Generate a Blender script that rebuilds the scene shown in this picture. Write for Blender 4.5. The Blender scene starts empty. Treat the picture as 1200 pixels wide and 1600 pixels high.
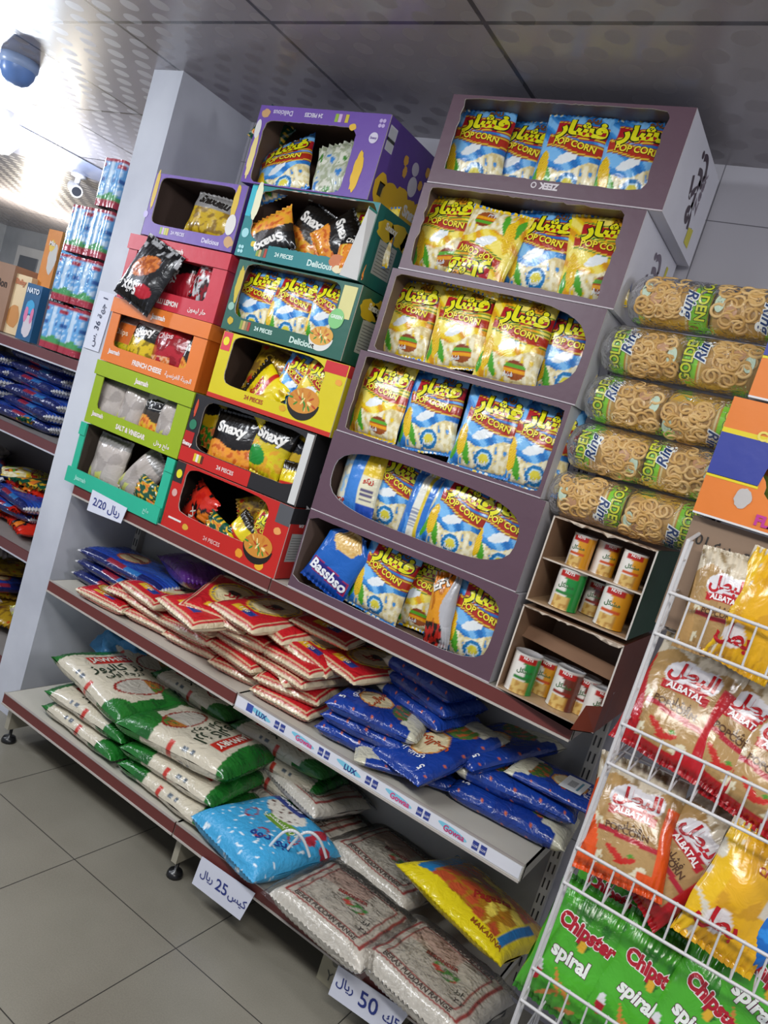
import bpy, bmesh, math, random
from math import sin, cos, pi, radians as RD
from mathutils import Vector, Matrix, Euler, noise as MN
random.seed(7)
SC = bpy.context.scene
COL = SC.collection

# ------------------------------------------------------------------ camera
CAM = Vector((0, 0, 1.55))
YAW, PITCH, ROLL, FPX = 0.51899, 0.11624, -0.30467, 1200.0
FW = Vector((-sin(YAW)*cos(PITCH), cos(YAW)*cos(PITCH), -sin(PITCH)))
r0 = Vector((cos(YAW), sin(YAW), 0)); u0 = r0.cross(FW)
RT = cos(ROLL)*r0 - sin(ROLL)*u0
UP = sin(ROLL)*r0 + cos(ROLL)*u0
cd = bpy.data.cameras.new('camera'); cam = bpy.data.objects.new('camera', cd); COL.objects.link(cam)
cd.sensor_fit = 'VERTICAL'; cd.sensor_height = 36.0; cd.lens = 36.0*FPX/1600.0
cd.clip_start = 0.05; cd.clip_end = 60
m3 = Matrix((RT, UP, -FW)).transposed()
cam.matrix_world = Matrix.Translation(CAM) @ m3.to_4x4()
SC.camera = cam
def at(px, py, **k):
    """a survey helper: the point of the plane x=, y= or z= seen at a photo position"""
    d = RT*((px-600)/FPX) - UP*((py-800)/FPX) + FW
    (a, v), = k.items(); i = 'xyz'.index(a)
    return CAM + d*((v-CAM[i])/d[i])

# ------------------------------------------------------------------ light
w = bpy.data.worlds.new('world'); SC.world = w; w.use_nodes = True
w.node_tree.nodes['Background'].inputs[0].default_value = (0.75, 0.82, 1.0, 1)
w.node_tree.nodes['Background'].inputs[1].default_value = 0.34
def area(name, loc, rot, sx, sy, e, col=(1, 1, 1)):
    l = bpy.data.lights.new(name, 'AREA'); l.shape = 'RECTANGLE'; l.size = sx; l.size_y = sy
    l.energy = e; l.color = col
    o = bpy.data.objects.new(name, l); COL.objects.link(o); o.location = loc; o.rotation_euler = rot
    return o
area('aisle_light', (-1.9, 0.2, 2.42), (RD(18), 0, 0), 1.3, 0.25, 36, (0.93, 0.96, 1.0))
area('aisle_light', (0.3, -0.1, 2.42), (RD(22), 0, 0), 1.3, 0.25, 30, (1.0, 0.97, 0.92))
area('aisle_light', (1.9, 0.9, 2.42), (0, RD(28), 0), 1.2, 0.25, 42, (0.95, 0.95, 1.0))  # unseen light added at the right to brighten the box sides and wall
def bulb_light(loc, e, col, r=.09):
    l = bpy.data.lights.new('bulb_light', 'POINT'); l.energy = e; l.color = col; l.shadow_soft_size = r
    o = bpy.data.objects.new('bulb_light', l); COL.objects.link(o); o.location = loc
bulb_light((-4.55, 2.45, 2.05), 95, (0.80, 0.88, 1.0))
bulb_light((-4.3, 0.6, 2.15), 60, (0.84, 0.90, 1.0))
bulb_light((-7.4, 4.6, 2.05), 110, (1.0, 0.90, 0.74))
vs = SC.view_settings
vs.view_transform = 'Standard'; vs.look = 'None'; vs.gamma = 1; vs.use_curve_mapping = False
vs.exposure = 0.22

# ------------------------------------------------------------------ materials
def mk(name):
    m = bpy.data.materials.new(name); m.use_nodes = True
    return m, m.node_tree.nodes, m.node_tree.links, m.node_tree.nodes['Principled BSDF']
def attr_mat(name, rough, bump=0, bscale=30, coat=0, metallic=0, var=0.0, spec=0.5, distort=0.0, col=None):
    m, N, L, P = mk(name)
    P.inputs['Roughness'].default_value = rough; P.inputs['Metallic'].default_value = metallic
    P.inputs['Specular IOR Level'].default_value = spec
    P.inputs['Coat Weight'].default_value = coat; P.inputs['Coat Roughness'].default_value = 0.12
    tc = N.new('ShaderNodeTexCoord'); oi = N.new('ShaderNodeObjectInfo')
    ad = N.new('ShaderNodeVectorMath'); ad.operation = 'ADD'
    mu = N.new('ShaderNodeMath'); mu.operation = 'MULTIPLY'; mu.inputs[1].default_value = 7.0
    L.new(oi.outputs['Random'], mu.inputs[0]); L.new(tc.outputs['Object'], ad.inputs[0]); L.new(mu.outputs[0], ad.inputs[1])
    if col is None:
        a = N.new('ShaderNodeAttribute'); a.attribute_name = 'Col'; src = a.outputs['Color']
    else:
        a = N.new('ShaderNodeRGB'); a.outputs[0].default_value = (*col, 1); src = a.outputs[0]
    if var:
        n = N.new('ShaderNodeTexNoise'); n.inputs['Scale'].default_value = 9; n.inputs['Detail'].default_value = 6
        L.new(ad.outputs[0], n.inputs['Vector'])
        mr = N.new('ShaderNodeMapRange'); mr.inputs[3].default_value = 1-var; mr.inputs[4].default_value = 1+var*.5
        L.new(n.outputs['Fac'], mr.inputs[0])
        mx = N.new('ShaderNodeVectorMath'); mx.operation = 'SCALE'
        L.new(src, mx.inputs[0]); L.new(mr.outputs[0], mx.inputs['Scale']); src = mx.outputs[0]
    L.new(src, P.inputs['Base Color'])
    if bump:
        n = N.new('ShaderNodeTexNoise'); n.inputs['Scale'].default_value = bscale; n.inputs['Detail'].default_value = 3
        n.inputs['Distortion'].default_value = distort
        L.new(ad.outputs[0], n.inputs['Vector'])
        b = N.new('ShaderNodeBump'); b.inputs['Strength'].default_value = bump; b.inputs['Distance'].default_value = 0.01
        L.new(n.outputs['Fac'], b.inputs['Height']); L.new(b.outputs[0], P.inputs['Normal'])
    return m
FILM = attr_mat('printed_film', 0.24, bump=0.38, bscale=22, coat=0.35, distort=1.2)
SACK = attr_mat('rice_film', 0.21, bump=0.75, bscale=20, coat=0.4, distort=1.8)
CARD = attr_mat('card', 0.42, bump=0.06, bscale=40, var=0.10)
PAINT = attr_mat('painted_metal', 0.38, bump=0.03, bscale=60, var=0.12)
PAPER = attr_mat('paper', 0.7, var=0.04)
WOVEN = attr_mat('woven_sack', 0.35, bump=0.5, bscale=60)
PLAST = attr_mat('plastic', 0.3)
TINM = attr_mat('tin', 0.28, coat=0.3)
def clear_mat(name, tint=(1, 1, 1), amt=0.02, bscale=30, bs=0.8):
    m = bpy.data.materials.new(name); m.use_nodes = True; N = m.node_tree.nodes; L = m.node_tree.links
    N.clear(); out = N.new('ShaderNodeOutputMaterial')
    t = N.new('ShaderNodeBsdfTransparent'); t.inputs[0].default_value = (*tint, 1)
    g = N.new('ShaderNodeBsdfGlossy'); g.inputs['Roughness'].default_value = 0.16
    d = N.new('ShaderNodeBsdfDiffuse'); d.inputs[0].default_value = (.8, .8, .8, 1)
    n = N.new('ShaderNodeTexNoise'); n.inputs['Scale'].default_value = bscale; n.inputs['Distortion'].default_value = 2.5
    tc = N.new('ShaderNodeTexCoord'); L.new(tc.outputs['Object'], n.inputs['Vector'])
    b = N.new('ShaderNodeBump'); b.inputs['Strength'].default_value = bs; b.inputs['Distance'].default_value = .02
    L.new(n.outputs['Fac'], b.inputs['Height']); L.new(b.outputs[0], g.inputs['Normal'])
    fr = N.new('ShaderNodeFresnel'); fr.inputs['IOR'].default_value = 1.3; L.new(b.outputs[0], fr.inputs['Normal'])
    ad = N.new('ShaderNodeMath'); ad.operation = 'ADD'; ad.inputs[1].default_value = amt; L.new(fr.outputs[0], ad.inputs[0])
    mx = N.new('ShaderNodeMixShader'); L.new(ad.outputs[0], mx.inputs[0]); L.new(t.outputs[0], mx.inputs[1]); L.new(g.outputs[0], mx.inputs[2])
    m2 = N.new('ShaderNodeMixShader'); m2.inputs[0].default_value = 0.025
    L.new(mx.outputs[0], m2.inputs[1]); L.new(d.outputs[0], m2.inputs[2])
    L.new(m2.outputs[0], out.inputs[0])
    return m
CLEAR = clear_mat('clear_film', amt=0.0, bs=.45)
CLEARB = clear_mat('clear_sack', amt=0.0, bs=.35)
BOTTLE = clear_mat('clear_bottle', tint=(.85, .93, 1), amt=0.05)

def hx(c):
    if not isinstance(c, str): return c
    c = c.lstrip('#'); v = [int(c[i:i+2], 16)/255 for i in (0, 2, 4)]
    return tuple(x/12.92 if x <= .04045 else ((x+.055)/1.055)**2.4 for x in v)
_hc = {}
def H(c):
    if c not in _hc: _hc[c] = hx(c)
    return _hc[c]

# ------------------------------------------------------------------ lettering
AR = {}
_f = 0xFE8D
for ch, n in (('ا',2),('ب',4),('ة',2),('ت',4),('ث',4),('ج',4),('ح',4),('خ',4),('د',2),('ذ',2),('ر',2),('ز',2),('س',4),('ش',4),('ص',4),('ض',4),
              ('ط',4),('ظ',4),('ع',4),('غ',4),('ف',4),('ق',4),('ك',4),('ل',4),('م',4),('ن',4),('ه',4),('و',2),('ى',2),('ي',4)):
    AR[ch] = (_f, n); _f += n
def shape(s):
    if not any(c in AR for c in s): return s
    words = s.split(' '); outw = []
    for wd in words:
        if not any(c in AR for c in wd): outw.append(wd); continue
        o = ''
        for i, c in enumerate(wd):
            if c not in AR: o = c+o; continue
            b, n = AR[c]
            prev = i > 0 and wd[i-1] in AR and AR[wd[i-1]][1] == 4
            nxt = n == 4 and i+1 < len(wd) and wd[i+1] in AR
            k = 3 if (prev and nxt) else 2 if nxt else 1 if prev else 0
            o = chr(b+k)+o
        outw.append(o)
    return ' '.join(reversed(outw))
_tc = {}
def glyphs(s, bold=0.0, cut=0.0, shear=0.0):
    """flat lettering as (points, faces), centred, letter height about one"""
    key = (s, bold, cut, shear)
    if key in _tc: return _tc[key]
    d = bpy.data.curves.new('lettering', 'FONT'); d.body = shape(s); d.size = 1; d.offset = bold; d.align_x = 'CENTER'
    d.resolution_u = 3; d.shear = shear
    o = bpy.data.objects.new('lettering', d); COL.objects.link(o)
    me = o.to_mesh()
    bm = bmesh.new(); bm.from_mesh(me); o.to_mesh_clear()
    bpy.data.objects.remove(o); bpy.data.curves.remove(d)
    if cut:
        xs = [v.co.x for v in bm.verts]; ys = [v.co.y for v in bm.verts]
        if xs:
            for ax, lo, hi in ((0, min(xs), max(xs)), (1, min(ys), max(ys))):
                k = math.ceil(lo/cut)
                while k*cut < hi:
                    no = (1, 0, 0) if ax == 0 else (0, 1, 0); co = (k*cut, 0, 0) if ax == 0 else (0, k*cut, 0)
                    bmesh.ops.bisect_plane(bm, geom=bm.verts[:]+bm.edges[:]+bm.faces[:], plane_co=co, plane_no=no); k += 1
    bm.verts.index_update()
    P = [(v.co.x, v.co.y-.33) for v in bm.verts]; F = [[v.index for v in f.verts] for f in bm.faces]
    bm.free(); _tc[key] = (P, F)
    return _tc[key]

# ------------------------------------------------------------------ mesh collector with a colour per corner point
class CM:
    def __init__(s): s.v = []; s.f = []; s.c = []; s.mi = []; s.sm = []
    def add(s, V, F, C, mi=0, smooth=False):
        b = len(s.v); s.v += [tuple(p) for p in V]
        if isinstance(C, str): C = H(C)
        s.c += ([C]*len(V) if not isinstance(C, list) else C)
        for f in F: s.f.append([b+i for i in f]); s.mi.append(mi); s.sm.append(smooth)
        return s
    def poly(s, pts, c, mi=0): return s.add(pts, [list(range(len(pts)))], c, mi)
    def box(s, x0, x1, y0, y1, z0, z1, c, mi=0, skip=(), **fc):
        """fc: l r f b d u = colours of single faces"""
        P = [(x, y, z) for z in (z0, z1) for y in (y0, y1) for x in (x0, x1)]
        for k, q in dict(d=(0, 2, 3, 1), u=(4, 5, 7, 6), f=(0, 1, 5, 4), b=(2, 6, 7, 3), l=(0, 4, 6, 2), r=(1, 3, 7, 5)).items():
            if k in skip: continue
            s.add([P[i] for i in q], [[0, 1, 2, 3]], fc.get(k, c), mi)
        return s
    def tube(s, p0, p1, r, c, n=6, mi=0, r1=None, caps=True):
        p0 = Vector(p0); p1 = Vector(p1); d = (p1-p0).normalized()
        a = d.orthogonal().normalized(); b = d.cross(a); V = []
        r1 = r if r1 is None else r1
        for p, q in ((p0, r), (p1, r1)):
            for i in range(n): V.append(p+(a*cos(2*pi*i/n)+b*sin(2*pi*i/n))*q)
        F = [[i, (i+1) % n, n+(i+1) % n, n+i] for i in range(n)]
        s.add(V, F, c, mi, True)
        if caps: s.add(V, [list(range(n))[::-1], list(range(n, 2*n))], c, mi)
        return s
    def lathe(s, prof, c, n=24, mi=0, org=(0, 0, 0)):
        V = []; ox, oy, oz = org
        for r, z in prof:
            for i in range(n): V.append((ox+r*cos(2*pi*i/n), oy+r*sin(2*pi*i/n), oz+z))
        F = [[j*n+i, j*n+(i+1) % n, (j+1)*n+(i+1) % n, (j+1)*n+i] for j in range(len(prof)-1) for i in range(n)]
        return s.add(V, F, c, mi, True)
    def text(s, t, o, ux, uy, size, c, bold=0.02, mi=0, rot=0, shear=0, squash=1):
        P, F = glyphs(t, bold, 0, shear); o = Vector(o); ux = Vector(ux)*size; uy = Vector(uy)*size
        cr, sr = cos(rot), sin(rot)
        return s.add([o+ux*(x*squash*cr-y*sr)+uy*(x*squash*sr+y*cr) for x, y in P], F, c, mi)
    def ell(s, o, ux, uy, a, b, c, n=20, mi=0, rot=0, jag=0):
        o = Vector(o); ux = Vector(ux); uy = Vector(uy); pts = []
        for i in range(n):
            t = 2*pi*i/n; k = 1+jag*(random.random()-.5); x = a*cos(t)*k; y = b*sin(t)*k
            pts.append(o+ux*(x*cos(rot)-y*sin(rot))+uy*(x*sin(rot)+y*cos(rot)))
        return s.poly(pts, c, mi)
    def mesh(s, name, mats):
        me = bpy.data.meshes.new(name); me.from_pydata(s.v, [], s.f)
        a = me.color_attributes.new('Col', 'FLOAT_COLOR', 'POINT')
        buf = []
        for c in s.c: buf += [c[0], c[1], c[2], 1.0]
        a.data.foreach_set('color', buf)
        me.polygons.foreach_set('material_index', s.mi); me.polygons.foreach_set('use_smooth', s.sm)
        for m in mats: me.materials.append(m)
        me.update(); return me
    def build(s, name, mats, parent=None):
        if not isinstance(mats, (list, tuple)): mats = [mats]
        return link(name, s.mesh(name, mats), parent)
def link(name, me, parent=None):
    o = bpy.data.objects.new(name, me); COL.objects.link(o)
    if parent: o.parent = parent
    return o
def tag(o, label=None, cat=None, group=None, kind=None):
    for k, v in (('label', label), ('category', cat), ('group', group), ('kind', kind)):
        if v: o[k] = v
    return o
def empty(name, loc, rot=(0, 0, 0), label=None, cat=None, group=None):
    o = bpy.data.objects.new(name, None); COL.objects.link(o); o.empty_display_size = .05
    o.location = loc; o.rotation_euler = rot
    return tag(o, label, cat, group)
def struct(o): o['kind'] = 'structure'; return o

# ------------------------------------------------------------------ bags
def sstep(a, b, x):
    t = max(0, min(1, (x-a)/(b-a))); return t*t*(3-2*t)
def bag_mesh(name, w, h, t, paint, texts=(), nu=50, nv=64, seed=0, seal=.045, lump=.10, pleat=.004, flat=2.6, waist=.06, back=None, centre=False, mat=None, gather=0, zig=True, curl=0.0, gp=2.6):
    """a filled film bag: two printed sheets meeting in crimped seals"""
    cm = CM(); rs = Vector((seed*3.7, seed*1.3, seed*5.1)); zo = h/2 if centre else 0
    def surf(u, v, side):
        vv = (v-seal)/(1-2*seal); inb = 0 < vv < 1
        g = (1-abs(2*vv-1)**gp)**(.62 if gp < 4 else .5) if inb else 0
        a = abs(2*u-1)
        f = (1-a**flat)**.55 if a < 1 else 0
        n = MN.noise(Vector((u*2.6, v*2.6, side*2.0))+rs)
        dep = t/2*f*g*(1+lump*4*n*.6)
        e = min(v, 1-v)
        pl = pleat*sin(u*w*420+6*MN.noise(Vector((u*3, v*2, 9))+rs))*math.exp(-max(0, e-seal*.7)/.10)*(0.25+f)
        x = (u-.5)*w*(1-waist*(4*v*(1-v))**.8)
        x += .012*w*MN.noise(Vector((0, v*5, side))+rs)*2
        y = dep+pl*(1 if side < 0 else -1)
        z = v*h + h*.012*MN.noise(Vector((u*3.3, (v > .5)*4, 3))+rs)
        if gather:
            k = 1-gather*sstep(.78, 1.0, v); x *= k
        if zig and (v == 0 or v == 1): z += .0007*((int(u*nu) % 2)*2-1)
        cy = curl*((v-.5)**2*4-.3)
        return Vector((x, (-y if side < 0 else y)+cy, z-zo))
    us = [.55*i/nu+.45*(.5-.5*cos(pi*i/nu)) for i in range(nu+1)]
    vsn = [.75*j/nv+.25*(.5-.5*cos(pi*j/nv)) for j in range(nv+1)]
    for side, pf in ((-1, paint), (1, back or paint)):
        V = []; C = []
        for v in vsn:
            for u in us:
                V.append(surf(u, v, side)); C.append(H(pf(u if side < 0 else 1-u, v)))
        W = nu+1
        F = []
        for j in range(nv):
            for i in range(nu):
                q = [j*W+i, j*W+i+1, (j+1)*W+i+1, (j+1)*W+i]
                F.append(q if side < 0 else q[::-1])
        cm.add(V, F, C, 0, True)
    for T in texts:
        s, u, v, size, col = T[:5]; K = T[5] if len(T) > 5 else {}
        rot = RD(K.get('rot', 0)); sx = K.get('sx', 1); arc = K.get('arc', 0)
        layers = [(K.get('bold', .025), col, .0016)]
        if 'ol' in K: layers.insert(0, (K.get('bold', .025)+K.get('olw', .045), K['ol'], .0009))
        for bold, cc, off in layers:
            P, F = glyphs(s, bold, .45, K.get('shear', 0))
            V = []
            for x, y in P:
                y2 = y+arc*x*x; X = (x*sx*cos(rot)-y2*sin(rot))*size; Y = (x*sx*sin(rot)+y2*cos(rot))*size
                uu = min(.985, max(.015, u+X/w)); vv = min(.99, max(.01, v+Y/h))
                p = surf(uu, vv, -1 if not K.get('back') else 1)
                # outward normal from finite differences
                e = .01; a = surf(min(1, uu+e), vv, -1)-surf(max(0, uu-e), vv, -1); b = surf(uu, min(1, vv+e), -1)-surf(uu, max(0, vv-e), -1)
                nn = a.cross(b); nn = nn.normalized() if nn.length else Vector((0, -1, 0))
                V.append(p+nn*off)
            cm.add(V, F, cc, 0, True)
    return cm.mesh(name, [mat or FILM])
def el(u, v, cx, cy, a, b, rot=0):
    x = u-cx; y = v-cy
    if rot: c, s = cos(rot), sin(rot); x, y = x*c+y*s, -x*s+y*c
    return (x/a)**2+(y/b)**2
def nz(u, v, s, k=0): return MN.noise(Vector((u*s, v*s, k)))

# ------------------------------------------------------------------ the room
CEIL = 2.50
def surf_mat(name, build, rough=.4):
    m, N, L, P = mk(name); P.inputs['Roughness'].default_value = rough; build(N, L, P); return m
def nmath(N, L, op, a, b=None):
    n = N.new('ShaderNodeMath'); n.operation = op
    for i, x in enumerate((a, b)):
        if x is None: continue
        if isinstance(x, (int, float)): n.inputs[i].default_value = x
        else: L.new(x, n.inputs[i])
    return n.outputs[0]
def seam(N, L, sep, ax, off, step, wd):
    x = nmath(N, L, 'SUBTRACT', sep.outputs[ax], off); x = nmath(N, L, 'DIVIDE', x, step)
    x = nmath(N, L, 'FRACT', nmath(N, L, 'ADD', x, 100.5)); x = nmath(N, L, 'ABSOLUTE', nmath(N, L, 'SUBTRACT', x, .5))
    return nmath(N, L, 'LESS_THAN', x, wd/step)
def floor_nodes(N, L, P):
    tc = N.new('ShaderNodeTexCoord'); sp = N.new('ShaderNodeSeparateXYZ'); L.new(tc.outputs['Object'], sp.inputs[0])
    s = nmath(N, L, 'MAXIMUM', seam(N, L, sp, 0, -1.579, .4545, .0016), seam(N, L, sp, 1, 1.594, .4545, .0016))
    n = N.new('ShaderNodeTexNoise'); n.inputs['Scale'].default_value = 1.7; n.inputs['Detail'].default_value = 8; L.new(tc.outputs['Object'], n.inputs['Vector'])
    n2 = N.new('ShaderNodeTexNoise'); n2.inputs['Scale'].default_value = 260; L.new(tc.outputs['Object'], n2.inputs['Vector'])
    cr = N.new('ShaderNodeValToRGB'); cr.color_ramp.elements[0].color = (*H('#6f6b60'), 1); cr.color_ramp.elements[1].color = (*H('#8f8b7f'), 1)
    cr.color_ramp.elements[0].position = .3; cr.color_ramp.elements[1].position = .7
    mm = nmath(N, L, 'ADD', nmath(N, L, 'MULTIPLY', n.outputs['Fac'], .7), nmath(N, L, 'MULTIPLY', n2.outputs['Fac'], .3)); L.new(mm, cr.inputs[0])
    mx = N.new('ShaderNodeMix'); mx.data_type = 'RGBA'; L.new(s, mx.inputs[0]); L.new(cr.outputs[0], mx.inputs[6]); mx.inputs[7].default_value = (.035, .033, .03, 1)
    L.new(mx.outputs[2], P.inputs['Base Color'])
    L.new(nmath(N, L, 'ADD', nmath(N, L, 'MULTIPLY', n.outputs['Fac'], .25), .18), P.inputs['Roughness'])
def ceil_nodes(N, L, P):
    tc = N.new('ShaderNodeTexCoord'); sp = N.new('ShaderNodeSeparateXYZ'); L.new(tc.outputs['Object'], sp.inputs[0])
    s = nmath(N, L, 'MAXIMUM', seam(N, L, sp, 0, -2.42, .68, .007), seam(N, L, sp, 1, 1.615, .68, .007))
    # staggered round dots pressed into the gloss of the tiles
    row = nmath(N, L, 'DIVIDE', sp.outputs[1], .068); rf = nmath(N, L, 'FLOOR', row)
    par = nmath(N, L, 'MODULO', nmath(N, L, 'ADD', rf, 1000), 2)
    cx = nmath(N, L, 'ADD', nmath(N, L, 'DIVIDE', sp.outputs[0], .136), nmath(N, L, 'MULTIPLY', par, .5))
    fx = nmath(N, L, 'MULTIPLY', nmath(N, L, 'SUBTRACT', nmath(N, L, 'FRACT', nmath(N, L, 'ADD', cx, 1000)), .5), .136)
    fy = nmath(N, L, 'MULTIPLY', nmath(N, L, 'SUBTRACT', nmath(N, L, 'FRACT', nmath(N, L, 'ADD', row, 1000)), .5), .068)
    r = nmath(N, L, 'SQRT', nmath(N, L, 'ADD', nmath(N, L, 'MULTIPLY', fx, fx), nmath(N, L, 'MULTIPLY', fy, fy)))
    dot = nmath(N, L, 'LESS_THAN', r, .029)
    n = N.new('ShaderNodeTexNoise'); n.inputs['Scale'].default_value = 2.5; L.new(tc.outputs['Object'], n.inputs['Vector'])
    a = N.new('ShaderNodeMix'); a.data_type = 'RGBA'; L.new(dot, a.inputs[0]); a.inputs[6].default_value = (*H('#9c979c'), 1); a.inputs[7].default_value = (*H('#989398'), 1)
    b = N.new('ShaderNodeMix'); b.data_type = 'RGBA'; L.new(s, b.inputs[0]); L.new(a.outputs[2], b.inputs[6]); b.inputs[7].default_value = (*H('#4b4a50'), 1)
    L.new(b.outputs[2], P.inputs['Base Color'])
    L.new(nmath(N, L, 'ADD', nmath(N, L, 'MULTIPLY', dot, .26), .25), P.inputs['Roughness'])
    P.inputs['Specular IOR Level'].default_value = .8
    bp = N.new('ShaderNodeBump'); bp.inputs['Strength'].default_value = .15; bp.inputs['Distance'].default_value = .004
    L.new(n.outputs['Fac'], bp.inputs['Height']); L.new(bp.outputs[0], P.inputs['Normal'])
def plaster(c1, c2):
    def f(N, L, P):
        tc = N.new('ShaderNodeTexCoord'); n = N.new('ShaderNodeTexNoise'); n.inputs['Scale'].default_value = 3; n.inputs['Detail'].default_value = 9
        L.new(tc.outputs['Object'], n.inputs['Vector']); cr = N.new('ShaderNodeValToRGB')
        cr.color_ramp.elements[0].color = (*H(c1), 1); cr.color_ramp.elements[1].color = (*H(c2), 1)
        cr.color_ramp.elements[0].position = .35; cr.color_ramp.elements[1].position = .65
        L.new(n.outputs['Fac'], cr.inputs[0]); L.new(cr.outputs[0], P.inputs['Base Color'])
        b = N.new('ShaderNodeBump'); b.inputs['Strength'].default_value = .08; L.new(n.outputs['Fac'], b.inputs['Height']); L.new(b.outputs[0], P.inputs['Normal'])
    return f
def wall_nodes(N, L, P):
    tc = N.new('ShaderNodeTexCoord'); sp = N.new('ShaderNodeSeparateXYZ'); L.new(tc.outputs['Object'], sp.inputs[0])
    s = nmath(N, L, 'MAXIMUM', seam(N, L, sp, 2, 2.345, .45, .0014), seam(N, L, sp, 0, -.585, .6, .0014))
    a = N.new('ShaderNodeMix'); a.data_type = 'RGBA'; L.new(s, a.inputs[0]); a.inputs[6].default_value = (*H('#aaa9b2'), 1); a.inputs[7].default_value = (*H('#66656d'), 1)
    L.new(a.outputs[2], P.inputs['Base Color'])
FLOOR = surf_mat('floor_tile', floor_nodes); CEILM = surf_mat('ceiling_tile', ceil_nodes)
PLASTER = surf_mat('painted_plaster', plaster('#b9bcc6', '#cdd0d8'), .55)
WALLT = surf_mat('wall_tile', wall_nodes, .3)
FARW = surf_mat('far_wall_paint', plaster('#8f96a0', '#a2a8b2'), .6)
def slab(name, x0, x1, y0, y1, z0, z1, m):
    c = CM(); c.box(x0, x1, y0, y1, z0, z1, (.5, .5, .5)); return struct(c.build(name, m))
slab('floor', -10.6, 3.0, -2.5, 6.4, -.1, 0, FLOOR)
slab('ceiling', -10.6, 3.0, -2.5, 6.4, CEIL, CEIL+.1, CEILM)
slab('wall_back', -2.40, 3.0, 2.27, 2.37, 0, CEIL, WALLT)
slab('wall_far', -10.6, -2.5, 6.2, 6.3, 0, CEIL, FARW)
slab('wall_left', -10.6, -10.5, -2.5, 6.2, 0, CEIL, FARW)
# the square concrete pillar at the end of the shelving run
PX = -2.40
c = CM(); g = 1
for a, b in ((PX-.155, PX),):
    c.box(a, b, 1.90, 2.40, 0, CEIL, (.5, .5, .5))
o = c.build('wall_pillar', PLASTER); struct(o)
bv = o.modifiers.new('bevel', 'BEVEL'); bv.width = .008; bv.segments = 2
# window in the far wall
c = CM(); p0 = at(40, 355, y=6.2); p1 = at(72, 415, y=6.2)
fx0, fx1, fz0, fz1 = p0.x, p1.x, 1.2, 2.28
c.box(fx0, fx1, 6.16, 6.2, fz0, fz1, '#c9ccd2'); win = c.build('window_1', PAINT); struct(win)
c = CM(); c.box(fx0+.12, fx1-.12, 6.14, 6.165, fz0+.12, fz1-.12, '#5d6470'); c.build('window_pane', PLAST, win)

# ------------------------------------------------------------------ shelving unit
X0, XM, X1 = -2.335, -1.36, -.375
ZT, ZM, ZB = .985, .608, .200
unit = empty('store_shelving', (-1.36, 2.0, 0), label='long white metal shelving unit with brown edge strips carrying the rice sacks and snack boxes', cat='shelving')
def loc(cm, name, mats, parent):
    o = cm.build(name, mats, parent); o.matrix_parent_inverse = Matrix.Translation(-parent.location) if not parent.parent else Matrix.Identity(4)
    return o
SHW = '#bdb9ad'; BR = '#6a3330'
c = CM(); c.box(X0, X1, 2.235, 2.25, .12, 1.50, '#9a9a98'); loc(c, 'back_panel', PAINT, unit)
def shelf(x0, x1, y0, z, th, strip, scol, lip=True):
    c = CM(); c.box(x0, x1, y0+.004, 2.235, z-.012, z, SHW); c.box(x0, x1, y0+.004, y0+.02, z-th, z-.012, SHW)
    c.box(x0, x0+.002, y0+.01, 2.23, z-th, z, SHW); c.box(x1-.002, x1, y0+.01, 2.23, z-th, z, SHW)
    s = loc(c, 'shelf', PAINT, unit)
    c = CM(); c.box(x0+.001, x1-.001, y0-.002, y0+.004, z-strip, z, scol)
    c.box(x0+.001, x1-.001, y0-.005, y0+.004, z-strip-.006, z-strip, '#b9b2aa'); c.box(x0+.001, x1-.001, y0-.004, y0+.004, z, z+.003, '#a8a09a')
    e = c.build('edge_strip', PAINT, s)
    return s, e
shelf(X0, XM-.002, 1.85, ZT, .04, .036, BR); shelf(XM+.002, X1, 1.85, ZT, .04, .036, BR)
shelf(X0, XM-.002, 1.85, ZM, .04, .036, BR)
s, e = shelf(XM+.002, X1, 1.85, ZM, .045, .040, '#d4d2d0')
s.data.materials[0] = PAINT
shelf(X0+.06, XM-.002, 1.74, ZB, .045, .036, BR); shelf(XM+.002, X1, 1.74, ZB, .045, .036, BR)
# printed price rail on the right middle shelf
c = CM(); yy = 1.846
c.box(XM+.005, X1-.004, yy, yy+.001, ZM-.036, ZM-.003, '#dcdde6')
k = XM+.06; i = 0; random.seed(3)
words = (('LUX', '#23307a'), ('Gowaa', '#d2407c'), ('LUX', '#23307a'), ('Gowaa', '#d2407c'), ('Gowaa', '#c03a74'))
c.box(XM+.05, XM+.075, yy-.0008, yy, ZM-.03, ZM-.006, '#3a4fa0')
while k < X1-.1:
    c.ell((k+.045, yy-.0006, ZM-.018), (1, 0, 0), (0, 0, 1), .045, .008, '#7cc4dc', rot=-.12)
    c.text(words[i % 5][0], (k+.05, yy-.001, ZM-.020), (1, 0, 0), (0, 0, 1), .022, words[i % 5][1], .03)
    c.box(k+.105, k+.122, yy-.0008, yy, ZM-.03, ZM-.008, '#30408c'); c.box(k+.128, k+.145, yy-.0008, yy, ZM-.03, ZM-.008, '#30408c')
    c.text('LUX', (k+.1135, yy-.0012, ZM-.02), (1, 0, 0), (0, 0, 1), .008, '#e8e8f0', .02); c.text('LUX', (k+.1365, yy-.0012, ZM-.02), (1, 0, 0), (0, 0, 1), .008, '#e8e8f0', .02)
    k += .17; i += 1
loc(c, 'price_rail_print', PAPER, unit)
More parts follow.
